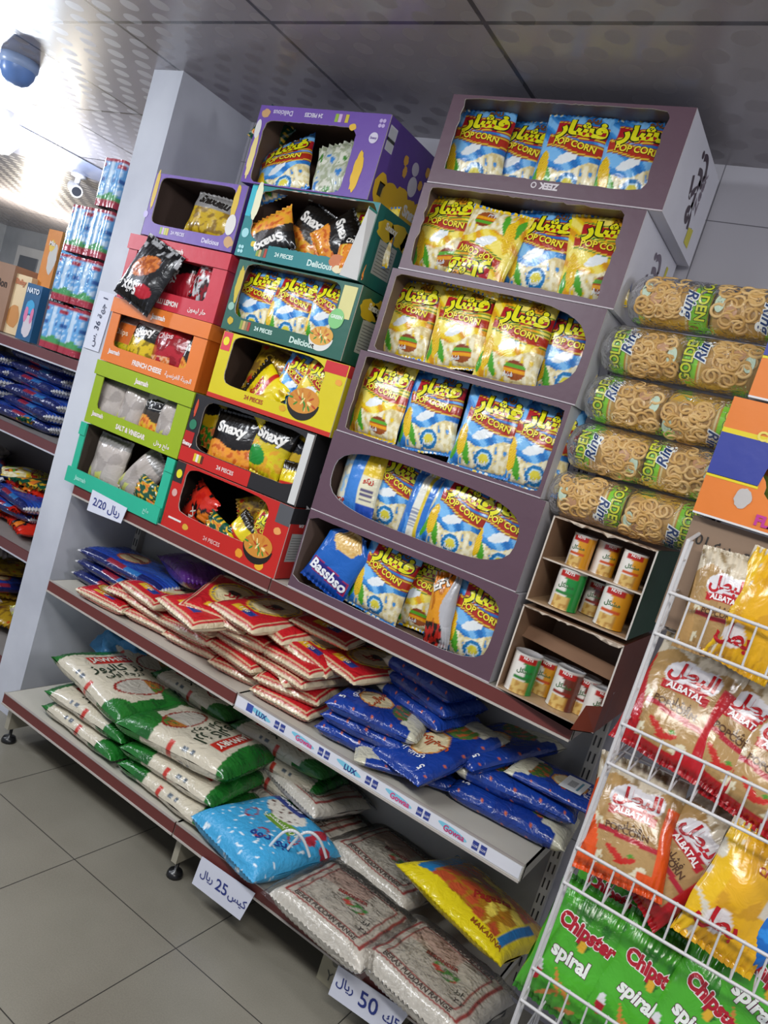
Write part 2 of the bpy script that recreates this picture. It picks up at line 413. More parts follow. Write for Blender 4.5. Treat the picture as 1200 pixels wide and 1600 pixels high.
# uprights with slots, feet brackets
for x in (X0-.0, XM, X1):
    c = CM(); c.box(x-.014, x+.014, 2.205, 2.236, .03, 1.52, '#a9a7a0')
    for kk in range(28): c.box(x-.009, x-.005, 2.2035, 2.206, .1+kk*.05, .13+kk*.05, '#222222'); c.box(x+.005, x+.009, 2.2035, 2.206, .1+kk*.05, .13+kk*.05, '#222222')
    loc(c, 'upright', PAINT, unit)
for x in (X0+.066, XM, X1-.01):
    c = CM()
    c.box(x-.006, x+.016, 1.775, 2.235, .055, ZB-.045, '#a39d8c')
    b = loc(c, 'foot_bracket', PAINT, unit)
    for y in (1.80, 2.19):
        c = CM(); c.lathe([(.0, .055), (.006, .055), (.006, .02), (.022, .018), (.026, .008), (.026, 0), (0, 0)], '#1b1b1c', 14, org=(x+.004, y, 0)); c.build('leveling_foot', PLAST, b)

# ------------------------------------------------------------------ package artwork
def ribbon(u, v, c0, amp, hw, ph=0.0, slope=-.06):
    """distance of v from a waving band centre in half widths"""
    return (v-(c0+amp*sin(u*5.2+ph)+slope*(u-.5)))/hw
def corn(u, v, cx, cy, k=1.0, rot=.18):
    e = el(u, v, cx, cy, .085*k, .19*k, rot)
    if e < 1:
        return '#f2cf2a' if (int(u*60)+int(v*55)) % 2 else '#d9a81a'
    if el(u, v, cx-.08*k, cy-.11*k, .05*k, .15*k, -.25) < 1 or el(u, v, cx+.11*k, cy-.12*k, .055*k, .17*k, .5) < 1: return '#4fa52c'
    return None
def pc(base, swirl, swirl2, badge):
    def f(u, v):
        if v < .04 or v > .96: return base
        r = ribbon(u, v, .765, .022, .085, 1.2)
        if u > .22:
            if abs(r) < .78: return '#ae1f28'
            if abs(r) < .9: return '#e8cf30' if badge else '#f3e6b8'
            if abs(r) < 1.05: return '#2f7d2c' if badge == 2 else '#a11d26'
        r = ribbon(u, v, .585, .03, .06, 1.0, -.09)
        if u > .12:
            if abs(r) < .8: return '#b0301f'
            if abs(r) < 1.05: return '#e9c83c'
            if abs(r) < 1.25: return '#2f7d2c' if badge == 2 else '#8c2a1e'
        c = corn(u, v, .17, .33)
        if c: return c
        if badge == 1:
            e = el(u, v, .60, .16, .15, .115)
            if e < .28: return '#e3d64a'
            if e < .45: return '#bfe3f2'
            if e < 1: return '#1f6fae' if int(math.atan2(v-.16, u-.6)*5) % 2 else '#2a86c4'
            if e < 1.12: return '#f2f2e2'
        else:
            e = el(u, v, .68, .17, .17, .10)
            if e < 1:
                q = (v-.17)/.10
                return '#8a3d1c' if q > .55 else '#5ca82c' if q > .25 else '#b8281e' if q > .05 else '#f0a81e' if q > -.35 else '#a3562a'
        if el(u, v, .5, .43, .16, .06, .3) < 1+.5*nz(u, v, 18): return '#e8eef0'
        # popcorn heap
        hgt = .26+.12*u+.04*sin(u*9)
        if v < hgt and u > .2:
            n = nz(u, v, 15, 2)
            return '#f6efcf' if n > .12 else '#e9dca8' if n > -.12 else (base if n < -.38 else '#d9c68c')
        s = sin((u*1.6+v*2.4)*9+2.2*nz(u, v, 3))
        return swirl if s > .35 else swirl2 if s < -.6 else base
    return f
YT = '#e6e21e'
def pc_text(ol, side=0): return [('فشار', .61, .775, .052, YT, dict(bold=.055, ol='#24301a', olw=.05, rot=-3, sx=1.15)),
    ('POP CORN', .56, .590, .0225, '#f2df3a', dict(bold=.03, ol='#5c1410', olw=.04, rot=-9, arc=-.012)),
    ('زيكو', .72, .90, .022, '#7a4a12', dict(bold=.04)), ('فشار', .58, .12, .014, '#eef4f8', dict(bold=.03))]
BLUE = pc('#3c8ed6', '#7dbdf0', '#2670ba', 1); YEL = pc('#ecc81c', '#f6e36a', '#dd9b1e', 2)
def pc_back(u, v):
    if .30 < u < .52: return '#e8e7da' if not (.2 < v < .5 and int(v*60) % 2) else '#8d93a6'
    if .52 <= u < .6: return '#e0c63a'
    if u >= .78: return '#dcd9b6'
    return '#2f74c8' if nz(u, v, 5) > -.2 else '#5a9ae0'
def pc_back2(u, v):
    if u < .3: return '#ece8cf' if nz(u, v, 9) > -.1 else '#a9d0ee'
    if .30 < u < .62: return '#3f83d4'
    if v > .62: return '#e3c22c'
    if .25 < v < .42 and .68 < u < .94 and int(v*70) % 2: return '#5b5577'
    if v < .22: return '#2a4fae'
    return '#e4dfc0'
def swirlp(*cols, **K):
    sc = K.get('sc', 4); seed = K.get('seed', 0)
    def f(u, v):
        n = nz(u, v, sc, seed)+.4*nz(u, v, sc*3, seed+3)
        k = int((n+.8)/1.6*len(cols)); return cols[max(0, min(len(cols)-1, k))]
    return f
def snaxy(top, mid, low, green=None):
    def f(u, v):
        if el(u, v, .5, .70, .46, .13, .1) < 1: return '#141414'
        if green and v < .48+.06*sin(u*9): 
            if el(u, v, .32, .3, .26, .16) < 1: return '#1f8a34'
            return green if nz(u, v, 9) > -.05 else '#e0a42a'
        if v < .42+.05*sin(u*7):
            n = nz(u, v, 10, 4); return low if n > 0 else '#e8923a' if n > -.25 else '#c9601c'
        return top if v > .6 else mid
    return f
def blk(u, v):
    if el(u, v, .55, .42, .30, .16, .5) < 1: return '#c8702c' if nz(u, v, 14) > 0 else '#9c4a18'
    if el(u, v, .3, .75, .2, .10, .2) < 1: return '#b21e2c'
    if v < .2 and nz(u, v, 9) > .1: return '#a8a8aa'
    return '#151314'
def redbag(u, v):
    if v < .34 and u < .62 and nz(u, v, 7) > -.15: return '#d8783a' if nz(u, v, 16) > 0 else '#e6b48c'
    return '#8e121c' if nz(u, v, 4) > -.1 else '#b02430'
def orangebag(u, v):
    if v < .36: return '#c8b420' if nz(u, v, 12) > -.05 else '#8c8c18'
    return '#d06a2c' if v < .8 else '#a7a29a'
def silver(u, v):
    if v < .32 and u < .55 and nz(u, v, 5) > -.1: return '#c3c46a'
    if v > .8: return '#85827f'
    return '#b9afa8' if nz(u, v, 3) > -.2 else '#a39a94'
def bassbso(u, v):
    if v > .66 and el(u, v, .52, .86, .34, .2) < 1+.4*nz(u, v, 12): return '#d3a85c' if nz(u, v, 25) > 0 else '#e2c07c'
    e = abs((v-.27)+.05*(u-.5)); 
    if e < .085 and .08 < u < .94: return '#2a2380'
    if e < .10 and .06 < u < .96: return '#a8264e'
    return '#1a5fb6' if v > .2 else '#1246a0'
def yelbag(u, v):
    if v > .78: return '#241c10'
    if .42 < v < .52: return '#c02418'
    return '#e6cf14' if nz(u, v, 5) > -.3 else '#c8a212'
def greenbag(u, v):
    n = nz(u, v, 8, 1); return '#0f4a34' if n < .12 else '#e0b428' if n < .3 else '#d8742a'
def orchip(u, v):
    n = nz(u, v, 6, 5); return '#141414' if v > .72 else '#e2881e' if n > -.1 else '#c8301a' if n > -.3 else '#eac040'
def orsil(u, v):
    if u > .66+.1*sin(v*9): return '#b5b5ba'
    if v > .8: return '#d8801c'
    if v < .3: return '#241a18' if nz(u, v, 9) > 0 else '#b8281e'
    return '#e0951a' if nz(u, v, 6) > -.2 else '#b86a10'

STD = {}
def reg(key, *a, **k): STD[key] = lambda: bag_mesh(*a, **k)
_bm = {}
def get(key):
    if key not in _bm: _bm[key] = STD[key]()
    return _bm[key]
for s in (0, 1, 2):
    reg('blue%d' % s, 'popcorn_bag', .172, .222, .066, BLUE, pc_text(0), 56, 76, pleat=.002, seal=.03, seed=1+s, back=pc_back)
    reg('yel%d' % s, 'popcorn_bag', .172, .222, .066, YEL, pc_text(0), 56, 76, pleat=.002, seal=.03, seed=5+s, back=pc_back)
reg('bback', 'popcorn_bag', .145, .215, .055, pc_back2, [('زيكو', .8, .55, .02, '#b8301c', dict(bold=.04)), ('POP', .2, .2, .02, '#b8301c')], 40, 56, seed=11)
reg('bback2', 'popcorn_bag', .12, .205, .05, pc_back, [], 40, 56, seed=12)
reg('orchip', 'crisp_bag', .10, .12, .05, orchip, [('Chips', .5, .82, .02, '#e2dcd2', dict(bold=.04))], 32, 36, seed=19, lump=.2, pleat=.006)
reg('bassbso', 'crisp_bag', .165, .20, .05, bassbso, [('Bassbso', .50, .272, .045, '#eef0f6', dict(bold=.03, rot=-3, shear=.2))], 44, 56, seed=13, gather=.55)
reg('orsil', 'crisp_bag', .085, .20, .04, orsil, [('EFY', .40, .84, .035, '#e8e4da', dict(bold=.05, rot=30, ol='#1a1416'))], 36, 56, seed=14, pleat=.008, lump=.2)
SN = lambda c='#e9e6e0', v=.70, r=4: [('Snaxy', .5, v, .046, c, dict(bold=.04, rot=r, ol='#6a6a6a', olw=.03, sx=.95))]
reg('snblack', 'crisp_bag', .15, .19, .055, snaxy('#161412', '#2a2118', '#e2a52c'), SN(), 40, 50, seed=20)
reg('sngreen', 'crisp_bag', .14, .19, .055, snaxy('#171512', '#c9b41a', '#e2a52c', green='#d8c41c'), SN(), 40, 50, seed=21)
reg('snyel', 'crisp_bag', .12, .18, .05, snaxy('#d8b81a', '#caa616', '#2f8c2a'), [], 40, 50, seed=22)
reg('snorange', 'crisp_bag', .16, .19, .06, snaxy('#15120f', '#1a1512', '#eb9a2e'), SN(r=-2), 44, 54, seed=23)
reg('yelbag', 'crisp_bag', .15, .17, .05, yelbag, [('Snaxy', .5, .62, .03, '#b81e12', dict(bold=.04))], 36, 44, seed=24)
reg('brown', 'crisp_bag', .14, .17, .05, swirlp('#5c3a22', '#7a5a1e', '#a8861e', '#b8301c', seed=4), [('Chips', .5, .75, .028, '#d8b03a', dict(bold=.03))], 32, 40, seed=25)
reg('greenbag', 'crisp_bag', .13, .12, .05, greenbag, [], 32, 36, seed=26, pleat=.007, lump=.2)
reg('yelsm', 'crisp_bag', .11, .14, .045, yelbag, [('Snaxy', .5, .25, .03, '#d8d4cc', dict(bold=.04, ol='#181410'))], 32, 36, seed=27, pleat=.007, lump=.2)
reg('redor', 'crisp_bag', .17, .14, .05, swirlp('#b81c12', '#c82a18', '#c82a18', '#141010', '#d8741c', seed=6), [('SNAX', .4, .45, .03, '#d8d0c4', dict(bold=.03))], 36, 36, seed=28, pleat=.007)
reg('blk', 'crisp_bag', .19, .22, .05, blk, [('Stix', .62, .80, .05, '#e2dfdc', dict(bold=.04, rot=12))], 44, 50, seed=29, pleat=.007, lump=.16)
reg('blkred', 'crisp_bag', .14, .19, .05, lambda u, v: '#151314' if v > .35+.2*u else '#a81c2c', [('YAHRET', .45, .60, .034, '#e6e2e2', dict(bold=.05, rot=80))], 36, 44, seed=30)
reg('silred', 'crisp_bag', .13, .17, .05, swirlp('#141214', '#a81c28', '#cfcfd2', '#3a2a2a', '#8a1420', seed=8), [], 32, 40, seed=31, lump=.2, pleat=.007)
reg('orbag', 'crisp_bag', .14, .18, .055, orangebag, [('Chips', .45, .60, .03, '#e6c8a8', dict(bold=.02))], 36, 44, seed=32)
reg('snyb', 'crisp_bag', .14, .18, .05, lambda u, v: '#a9a6a2' if v > .8 else '#16140f' if v > .55 else '#d8b81e' if nz(u, v, 9) > -.1 else '#8c7410', [('Snaxy', .5, .68, .04, '#dedad4', dict(bold=.05, rot=20))], 36, 44, seed=33)
reg('redbag', 'crisp_bag', .19, .20, .07, redbag, [('Chips', .4, .72, .032, '#d8b8b8', dict(bold=.03, rot=6))], 44, 50, seed=34)
reg('silver', 'crisp_bag', .145, .19, .075, silver, [], 36, 44, seed=35, pleat=.006, lump=.13)
reg('silver2', 'crisp_bag', .13, .20, .07, silver, [], 36, 44, seed=36, pleat=.006, lump=.18)
reg('snsm', 'crisp_bag', .10, .17, .045, snaxy('#cfcac4', '#3a3228', '#e2b12c'), [('Snax', .5, .72, .04, '#1a1816', dict(bold=.06, rot=12, ol='#e6e4de'))], 30, 40, seed=37)
reg('snpur', 'crisp_bag', .16, .14, .05, lambda u, v: '#8d8a88' if v > .62 else '#c6a423' if nz(u, v, 8) > -.1 else '#8a6a18', [('Snaxsau', .5, .80, .036, '#26221f', dict(bold=.05, rot=-4, ol='#a9a7a4'))], 36, 40, seed=38)
reg('whiteblue', 'crisp_bag', .13, .18, .045, swirlp('#3a82c8', '#c9cdbd', '#a8b094', '#e0e0d0', '#4a8c3a', seed=9), [], 36, 44, seed=39, pleat=.008, lump=.2)

def put(key, x, y, z, tilt=0, lean=-6, yaw=0, sc=(1, 1, 1), label='', cat='bag', group=None, name=None):
    """a copy of a package stood on its lower seal"""
    me = get(key); o = bpy.data.objects.new(name or me.name, me); COL.objects.link(o)
    o.rotation_mode = 'XYZ'
    R = Matrix.Rotation(RD(yaw), 4, 'Z') @ Matrix.Rotation(RD(tilt), 4, 'Y') @ Matrix.Rotation(RD(lean), 4, 'X')
    o.rotation_euler = R.to_euler(); o.location = (x, y, z); o.scale = sc
    return tag(o, label, cat, group)
def lay(key, x, y, z, yaw=0, pitch=0, roll=0, sc=(1, 1, 1), label='', cat='bag', group=None, name=None, flip=False):
    """a centred package laid on its back, its top end pointing into the shelf"""
    me = get(key); o = bpy.data.objects.new(name or me.name, me); COL.objects.link(o)
    R = Matrix.Rotation(RD(yaw), 4, 'Z') @ Matrix.Rotation(RD(roll), 4, 'Y') @ Matrix.Rotation(RD(pitch), 4, 'X') @ Matrix.Rotation(RD(90 if flip else -90), 4, 'X')
    o.rotation_euler = R.to_euler(); o.location = (x, y, z); o.scale = sc
    return tag(o, label, cat, group)

# ------------------------------------------------------------------ cardboard display boxes
def hole_ring(cm, w, h, hx0, hx1, hz0, hz1, nl, nr, col, incol, rim, th=.0035, jag=0.0, seed=0):
    cx, cz = (hx0+hx1)/2, (hz0+hz1)/2; a, b = (hx1-hx0)/2, (hz1-hz0)/2
    angs = sorted([2*pi*i/96 for i in range(96)]+[math.atan2(z-cz, x-cx) % (2*pi) for x in (0, w) for z in (0, h)])
    O = []; I = []
    for t in angs:
        ct, st = cos(t), sin(t)
        ks = []
        if ct > 1e-9: ks.append((w-cx)/ct)
        if ct < -1e-9: ks.append(-cx/ct)
        if st > 1e-9: ks.append((h-cz)/st)
        if st < -1e-9: ks.append(-cz/st)
        k = min(ks); O.append((cx+k*ct, cz+k*st))
        n = nr if ct > 0 else nl
        # ray against the superellipse of the window
        r = (abs(ct/a)**n+abs(st/b)**n)**(-1/n)
        if jag: r *= 1+jag*MN.noise(Vector((t*14, seed, 0)))
        r = min(r, k*.995); I.append((cx+r*ct, cz+r*st))
    n = len(angs)
    for y, c, s in ((0, col, 1), (th, incol, 0)):
        V = [(x-w/2, y, z) for x, z in O]+[(x-w/2, y, z) for x, z in I]
        F = [[i, (i+1) % n, n+(i+1) % n, n+i] for i in range(n)]
        cm.add(V, F if s else [f[::-1] for f in F], c)
    V = [(x-w/2, 0, z) for x, z in I]+[(x-w/2, th, z) for x, z in I]
    cm.add(V, [[i, (i+1) % n, n+(i+1) % n, n+i] for i in range(n)], rim)
    V = [(x-w/2, 0, z) for x, z in O]+[(x-w/2, th, z) for x, z in O]
    cm.add(V, [[n+i, n+(i+1) % n, (i+1) % n, i] for i in range(n)], rim)
INC = '#8f7a66'
def display(label, x0, x1, z0, h, d=.40, yf=1.85, front='#59404e', side='#cfcfd8', top=None, inner=INC, rim='#cfc6bd', hole=None, nl=8, nr=8, jag=0, tiltx=0, deco=None, sdeco=None, group=None, yaw=0, topopen=False, name='display_box'):
    w = x1-x0
    root = empty(name, ((x0+x1)/2, yf, z0), (0, RD(tiltx), RD(yaw)), label, 'box', group)
    cm = CM(); t = .004; W = w/2
    y0 = .0036
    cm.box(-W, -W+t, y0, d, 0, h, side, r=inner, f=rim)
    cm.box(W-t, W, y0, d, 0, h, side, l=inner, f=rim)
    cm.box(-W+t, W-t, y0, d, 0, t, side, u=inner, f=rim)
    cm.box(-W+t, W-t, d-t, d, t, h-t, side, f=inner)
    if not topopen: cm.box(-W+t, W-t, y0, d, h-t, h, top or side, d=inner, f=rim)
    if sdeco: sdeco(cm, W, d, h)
    cm.build('box_body', CARD, root)
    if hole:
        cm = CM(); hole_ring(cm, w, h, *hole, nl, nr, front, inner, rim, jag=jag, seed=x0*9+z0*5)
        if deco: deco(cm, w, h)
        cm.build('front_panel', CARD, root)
    return root
Xa, Za = (1, 0, 0), (0, 0, 1); nX, nZ = (-1, 0, 0), (0, 0, -1)
def side_text(cm, W, t, y, z, size, col, bold=.03, up=True, sq=1):
    ux, uy = ((0, 0, 1), (0, -1, 0)) if up else ((0, 0, -1), (0, 1, 0))
    cm.text(t, (W+.0008, y, z), ux, uy, size, col, bold, squash=sq)

PG = 'maroon popcorn display boxes stacked on the top shelf'
MAR = '#5e4552'
def zeek(k):
    def f(cm, W, d, h):
        if k == 0:
            side_text(cm, W, 'زيكو', .19, .14, .11, '#3b2b38', .04)
            side_text(cm, W, 'Zeek', .26, .15, .05, '#7b6f7c', .03)
            cm.poly([(W+.001, .26, .02), (W+.001, .31, .02), (W+.001, .31, .07), (W+.001, .26, .06)], '#c7be2e')
            side_text(cm, W, 'Pop', .285, .045, .03, '#55505a', .02)
        else:
            side_text(cm, W, 'زيكو', .20, .13, .10, '#6a6070', .05)
            side_text(cm, W, 'EI', .29, .10, .06, '#3b2b38', .06)
            cm.poly([(W+.001, .31, .12), (W+.001, .33, .12), (W+.001, .33, .21), (W+.001, .31, .21)], '#c7be2e')
    return f
def pdeco(k):
    def f(cm, w, h):
        if k == 0:
            cm.text('ZEEK', (.03, -.0008, .026), nX, nZ, .022, '#d8d0d4', .05)
            cm.ell((-.012, -.0008, .026), Xa, Za, .008, .008, '#d8d0d4'); cm.ell((-.012, -.0012, .026), Xa, Za, .005, .005, MAR)
        cm.box(-w/2, w/2, -.0006, 0, 0, .003, '#b9b0b6')
    return f
rows = [  # x0, x1, hole(frac x0,x1,z0,z1), nl, nr, jag, tilt
    (-1.298, -.612, (.004, .655, .026, .226), 30, 5, .01, 0),
    (-1.298, -.622, (.035, .635, .034, .214), 3.2, 3.2, 0, 0),
    (-1.292, -.640, (.024, .640, .012, .230), 40, 40, .01, 0),
    (-1.268, -.632, (.018, .612, .010, .230), 40, 3.2, .015, 0),
    (-1.250, -.618, (.030, .585, .016, .234), 40, 30, .03, 0),
    (-1.242, -.583, (.040, .600, .040, .234), 40, 30, .03, 0)]
rown = ['lowest', 'second-lowest', 'third-lowest', 'third-highest', 'second-highest', 'topmost']
PBOX = []
for i, (x0, x1, hh, nl, nr, jg, tl) in enumerate(rows):
    z0 = ZT+.003+i*.2435
    b = display('%s of the six maroon popcorn boxes in the tallest stack' % rown[i], x0, x1, z0, .242, front=MAR, top='#b4b3ba', hole=hh, nl=nl, nr=nr, jag=jg,
                deco=pdeco(0 if i == 5 else 1), sdeco=zeek(0 if i == 5 else 1), group=PG, inner='#6d5a50', rim='#cfc8c6')
    PBOX.append((z0, b))
# packages by row: key, photo x, photo y, tilt, depth offset
cont = {
 5: [('blue0', 752, 208, -6, .06), ('blue1', 815, 228, 1, .10), ('blue2', 900, 215, -3, .05), ('blue0', 1000, 222, -5, .06)],
 4: [('yel0', 700, 345, -9, .06), ('yel1', 772, 365, 185, .06), ('blue1', 848, 375, -5, .07), ('yel2', 945, 380, -8, .06)],
 3: [('yel1', 642, 482, -4, .08), ('yel0', 722, 500, -8, .06), ('yel2', 808, 520, -2, .04), ('blue0', 893, 535, -6, .08)],
 2: [('yel2', 598, 612, -2, .05), ('blue1', 675, 640, -8, .06), ('blue2', 765, 665, -3, .05), ('blue0', 845, 688, -2, .06)],
 1: [('bback', 562, 750, -4, .05), ('blue0', 612, 770, 8, .09), ('bback2', 662, 788, 0, .07), ('blue1', 714, 812, 6, .05), ('blue2', 786, 835, -2, .06)],
 0: [('bassbso', 525, 885, 16, .03), ('blue0', 597, 905, 4, .06), ('yel1', 652, 925, -4, .11), ('orsil', 690, 942, -10, .03), ('blue2', 748, 962, -2, .06)]}
look = {'blue': 'blue popcorn bag with red ribbons', 'yel': 'yellow burger flavour popcorn bag', 'bback': 'blue and cream popcorn bag showing its back', 'bback2': 'narrow blue popcorn bag showing its back seam',
        'bassbso': 'plain blue triangular crisp bag', 'orsil': 'crumpled orange and silver snack bag'}
ordn = ['leftmost', 'second from left', 'third from left', 'fourth from left', 'fifth from left']
for r, L in cont.items():
    z0 = PBOX[r][0]
    for k, (key, px, py, tl, dy) in enumerate(L):
        yy = 1.85+dy; p = at(px, py, y=yy); h = .215
        q = 'rightmost' if k == len(L)-1 else ordn[k]
        lk = look.get(key) or look.get(key[:-1])
        if tl > 90: lk = 'upside-down '+lk
        a = RD(tl)
        if tl > 90:
            zb = z0+.006+h*.97; o = put(key, p.x+sin(a-pi)*h*.5, yy, zb, tl, 6)
        else:
            o = put(key, p.x-sin(a)*h*.5, yy, z0+.006+abs(sin(a))*.07, tl, -5, random.uniform(-7, 7))
        if key.startswith('blue') or key.startswith('yel'): o.scale = (1.10, 1, 1.05)
        tag(o, '%s, %s in the %s maroon box' % (lk, q, rown[r]), 'popcorn bag' if 'crisp' not in o.name else 'crisp bag', 'bags in the maroon popcorn boxes')

# ------------------------------------------------------------------ middle stack of noodle snack boxes
SG = 'snack display boxes of the middle stack'
def blob(cm, x, z, a, b, col, n=26, off=.0008, jag=.25): cm.ell((x, -off, z), Xa, Za, a, b, col, n, jag=jag)
def bowl(cm, x, z, r, bcol, food):
    pts = [(x+r*cos(t), -.001, z+r*sin(t)*.9) for t in [pi+pi*i/16 for i in range(17)]]
    cm.poly(pts, bcol); cm.ell((x, -.0014, z+.004), Xa, Za, r*.95, r*.62, food, 26, rot=.1)
    st = random.getstate(); random.seed(5)
    for i in range(30):
        t = random.uniform(0, 6.28); q = random.uniform(0, .8); cm.ell((x+r*q*cos(t), -.0018-i*.00001, z+.004+r*.55*q*sin(t)), Xa, Za, r*.16, r*.05, random.choice(('#e8c070', '#c97a2a', '#b8431e', '#f0d890', '#3f8a2e')), 8, rot=t)
    random.setstate(st)
def info(cm, W, y, z, a, b, col='#a7aaa6'):
    cm.poly([(W+.0008, y-a, z-b), (W+.0008, y+a, z-b), (W+.0008, y+a, z+b), (W+.0008, y-a, z+b)], col)
    for i in range(9): cm.poly([(W+.0012, y-a*.85, z-b*.85+i*b*.19), (W+.0012, y+a*.8, z-b*.85+i*b*.19), (W+.0012, y+a*.8, z-b*.8+i*b*.19), (W+.0012, y-a*.85, z-b*.8+i*b*.19)], '#6d706e')
def sblob(cm, W, y, z, a, b, col, off=.0008, jag=.3): cm.ell((W+off, y, z), (0, 1, 0), Za, a, b, col, 24, jag=jag)
def d1(cm, w, h):
    blob(cm, -.237, .09, .012, .075, '#e2cf86'); blob(cm, .19, .075, .016, .06, '#e0b31e'); 
    cm.text('24 PIECES', (-.03, -.001, h-.020), nX, nZ, .017, '#d9d3e2', .03); cm.text('Delicious', (-.155, -.001, h-.020), nX, nZ, .022, '#cfc6de', .02)
    for i, cc in enumerate(('#8fae3c', '#c9a8d0', '#7c4f9a', '#c9b83a')): cm.box(.055+i*.013, .067+i*.013, -.001, 0, h-.034, h-.010, cc)
    blob(cm, .13, h-.045, .014, .010, '#e0b53a', 12); cm.ell((.215, -.001, h-.070), Xa, Za, .016, .016, '#cfc8da'); cm.text('Snaxy', (.215, -.0014, h-.07), Xa, Za, .010, '#5a3a8a', .03)
    cm.ell((-.242, -.001, h-.075), Xa, Za, .012, .03, '#d8d6d2'); blob(cm, -.225, h-.025, .018, .014, '#c39a68', 14)
    for i in range(4): cm.ell((.225+.012*(i % 2), -.001, h-.02-.014*(i//2)), Xa, Za, .006, .006, '#bda9d6', 8)
def s1(cm, W, d, h):
    info(cm, W, .03, h-.045, .02, .022, '#d2d2d8'); info(cm, W, .03, h-.075, .02, .018, '#d2d2d8')
    for i, (y, z, a, b) in enumerate(((.045, .05, .035, .045), (.10, .045, .045, .044), (.16, .05, .045, .05), (.22, .045, .045, .043), (.28, .05, .045, .048))): sblob(cm, W, y, z, a, b, '#d9ae1c', .0008+i*.0001, .15)
    for y, z in ((.13, .17), (.14, .14), (.26, .19), (.24, .14)): sblob(cm, W, y, z, .012, .016, '#dba43a', .0012)
    cm.ell((W+.0012, .19, .17), (0, 1, 0), Za, .02, .02, '#c9c3d2'); cm.ell((W+.0012, .2, .12), (0, 1, 0), Za, .026, .03, '#cfcad4')
    cm.text('Snaxy', (W+.0014, .24, .045), (0, 1, 0), Za, .045, '#e6e4e0', .05); info(cm, W, .05, .05, .015, .02, '#d9cf9a')
PUR = '#6a4aa0'
M = {}
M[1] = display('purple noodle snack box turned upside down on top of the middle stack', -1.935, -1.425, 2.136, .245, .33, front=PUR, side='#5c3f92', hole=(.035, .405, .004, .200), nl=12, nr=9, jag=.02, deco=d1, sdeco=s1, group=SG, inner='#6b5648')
def d2(cm, w, h):
    blob(cm, -.215, h-.05, .016, .06, '#e8e6c2', jag=.1); cm.box(-.25, -.228, -.001, 0, h-.10, h-.004, '#35b4c4')
    cm.text('24 PIECES', (-.045, -.001, .026), Xa, Za, .018, '#cfe6e0', .03); cm.text('Delicious', (.10, -.001, .022), Xa, Za, .026, '#cfe6e0', .03)
    for i, cc in enumerate(('#8a9e3c', '#c9a86a', '#4c6a52', '#a83a2a')): cm.box(-.16+i*.011, -.15+i*.011, -.001, 0, .010, .038, cc)
    cm.ell((-.228, -.001, .075), Xa, Za, .015, .015, '#9fd6da'); blob(cm, -.18, .045, .012, .009, '#e0c33a', 12)
    for i in range(4): cm.ell((-.235+.012*(i % 2), -.001, .03-.014*(i//2)), Xa, Za, .006, .006, '#a9dadd', 8)
    blob(cm, .16, .04, .03, .022, '#c9703a', 16); blob(cm, .17, .02, .02, .012, '#e8d8b0', 12, .0012)
def sgreen(cm, W, d, h):
    for y, z, a, b in ((.07, .17, .05, .03), (.14, .18, .06, .035), (.22, .17, .06, .04)): sblob(cm, W, y, z, a, b, '#c9ab1e')
    cm.text('Snaxy', (W+.0014, .09, h-.045), (0, 1, 0), Za, .028, '#e4e2d6', .04); info(cm, W, .10, .09, .05, .05)
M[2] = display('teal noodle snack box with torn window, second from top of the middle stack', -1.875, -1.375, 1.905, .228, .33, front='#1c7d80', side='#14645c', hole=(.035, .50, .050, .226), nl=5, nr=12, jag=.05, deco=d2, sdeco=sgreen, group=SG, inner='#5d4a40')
c = CM(); c.add([(.25, -.001, 0), (.25, -.001, .2), (.238, -.03, .205), (.205, -.03, 0.0)], [[0, 1, 2, 3]], '#d6d6d4'); c.add([(.2515, 0, 0), (.2515, 0, .2), (.2395, -.029, .205), (.2065, -.029, 0.0)], [[3, 2, 1, 0]], '#167a6c')
c.build('torn_flap', CARD, M[2])
def d3(cm, w, h):
    blob(cm, -.222, .15, .012, .06, '#c9b02e', jag=.3); blob(cm, -.215, .03, .012, .012, '#c9a81e')
    cm.text('24 PIECES', (-.07, -.001, .026), Xa, Za, .018, '#cfe6da', .03); cm.text('Delicious', (.09, -.001, .022), Xa, Za, .026, '#cfe6da', .03)
    for i, cc in enumerate(('#8a9e3c', '#c9a86a', '#8a7a52', '#a83a2a')): cm.box(-.17+i*.011, -.16+i*.011, -.001, 0, .012, .040, cc)
    bowl(cm, .155, .052, .046, '#d9d9d2', '#d8a040'); cm.box(.185, .235, -.0008, 0, .12, h-.01, '#d6cf8a'); cm.ell((.19, -.0016, .115), Xa, Za, .028, .030, '#7fc47a'); cm.text('GREEN', (.19, -.002, .12), Xa, Za, .014, '#e8f2e6', .03)
    cm.ell((-.228, -.001, .075), Xa, Za, .013, .013, '#8fb8a6')
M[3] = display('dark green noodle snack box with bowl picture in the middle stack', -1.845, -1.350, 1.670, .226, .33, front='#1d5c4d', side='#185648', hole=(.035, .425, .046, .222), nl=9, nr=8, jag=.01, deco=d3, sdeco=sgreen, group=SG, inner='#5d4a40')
def d4(cm, w, h):
    cm.box(-w/2, w/2, -.0008, 0, 0, .014, '#c02a1c'); cm.box(-.255, -.215, -.0008, 0, h-.06, h-.001, '#d8404e'); cm.box(.17, .254, -.0008, 0, h-.035, h-.001, '#c8242a')
    cm.ell((-.236, -.0014, h-.03), Xa, Za, .013, .014, '#e6da2a'); cm.text('24 PIECES', (-.06, -.001, .034), Xa, Za, .019, '#a8442a', .03)
    bowl(cm, .13, .075, .062, '#1c1712', '#d08a32'); blob(cm, .235, .16, .012, .010, '#e8a03a', 12); blob(cm, .06, .038, .014, .010, '#d8a020', 12)
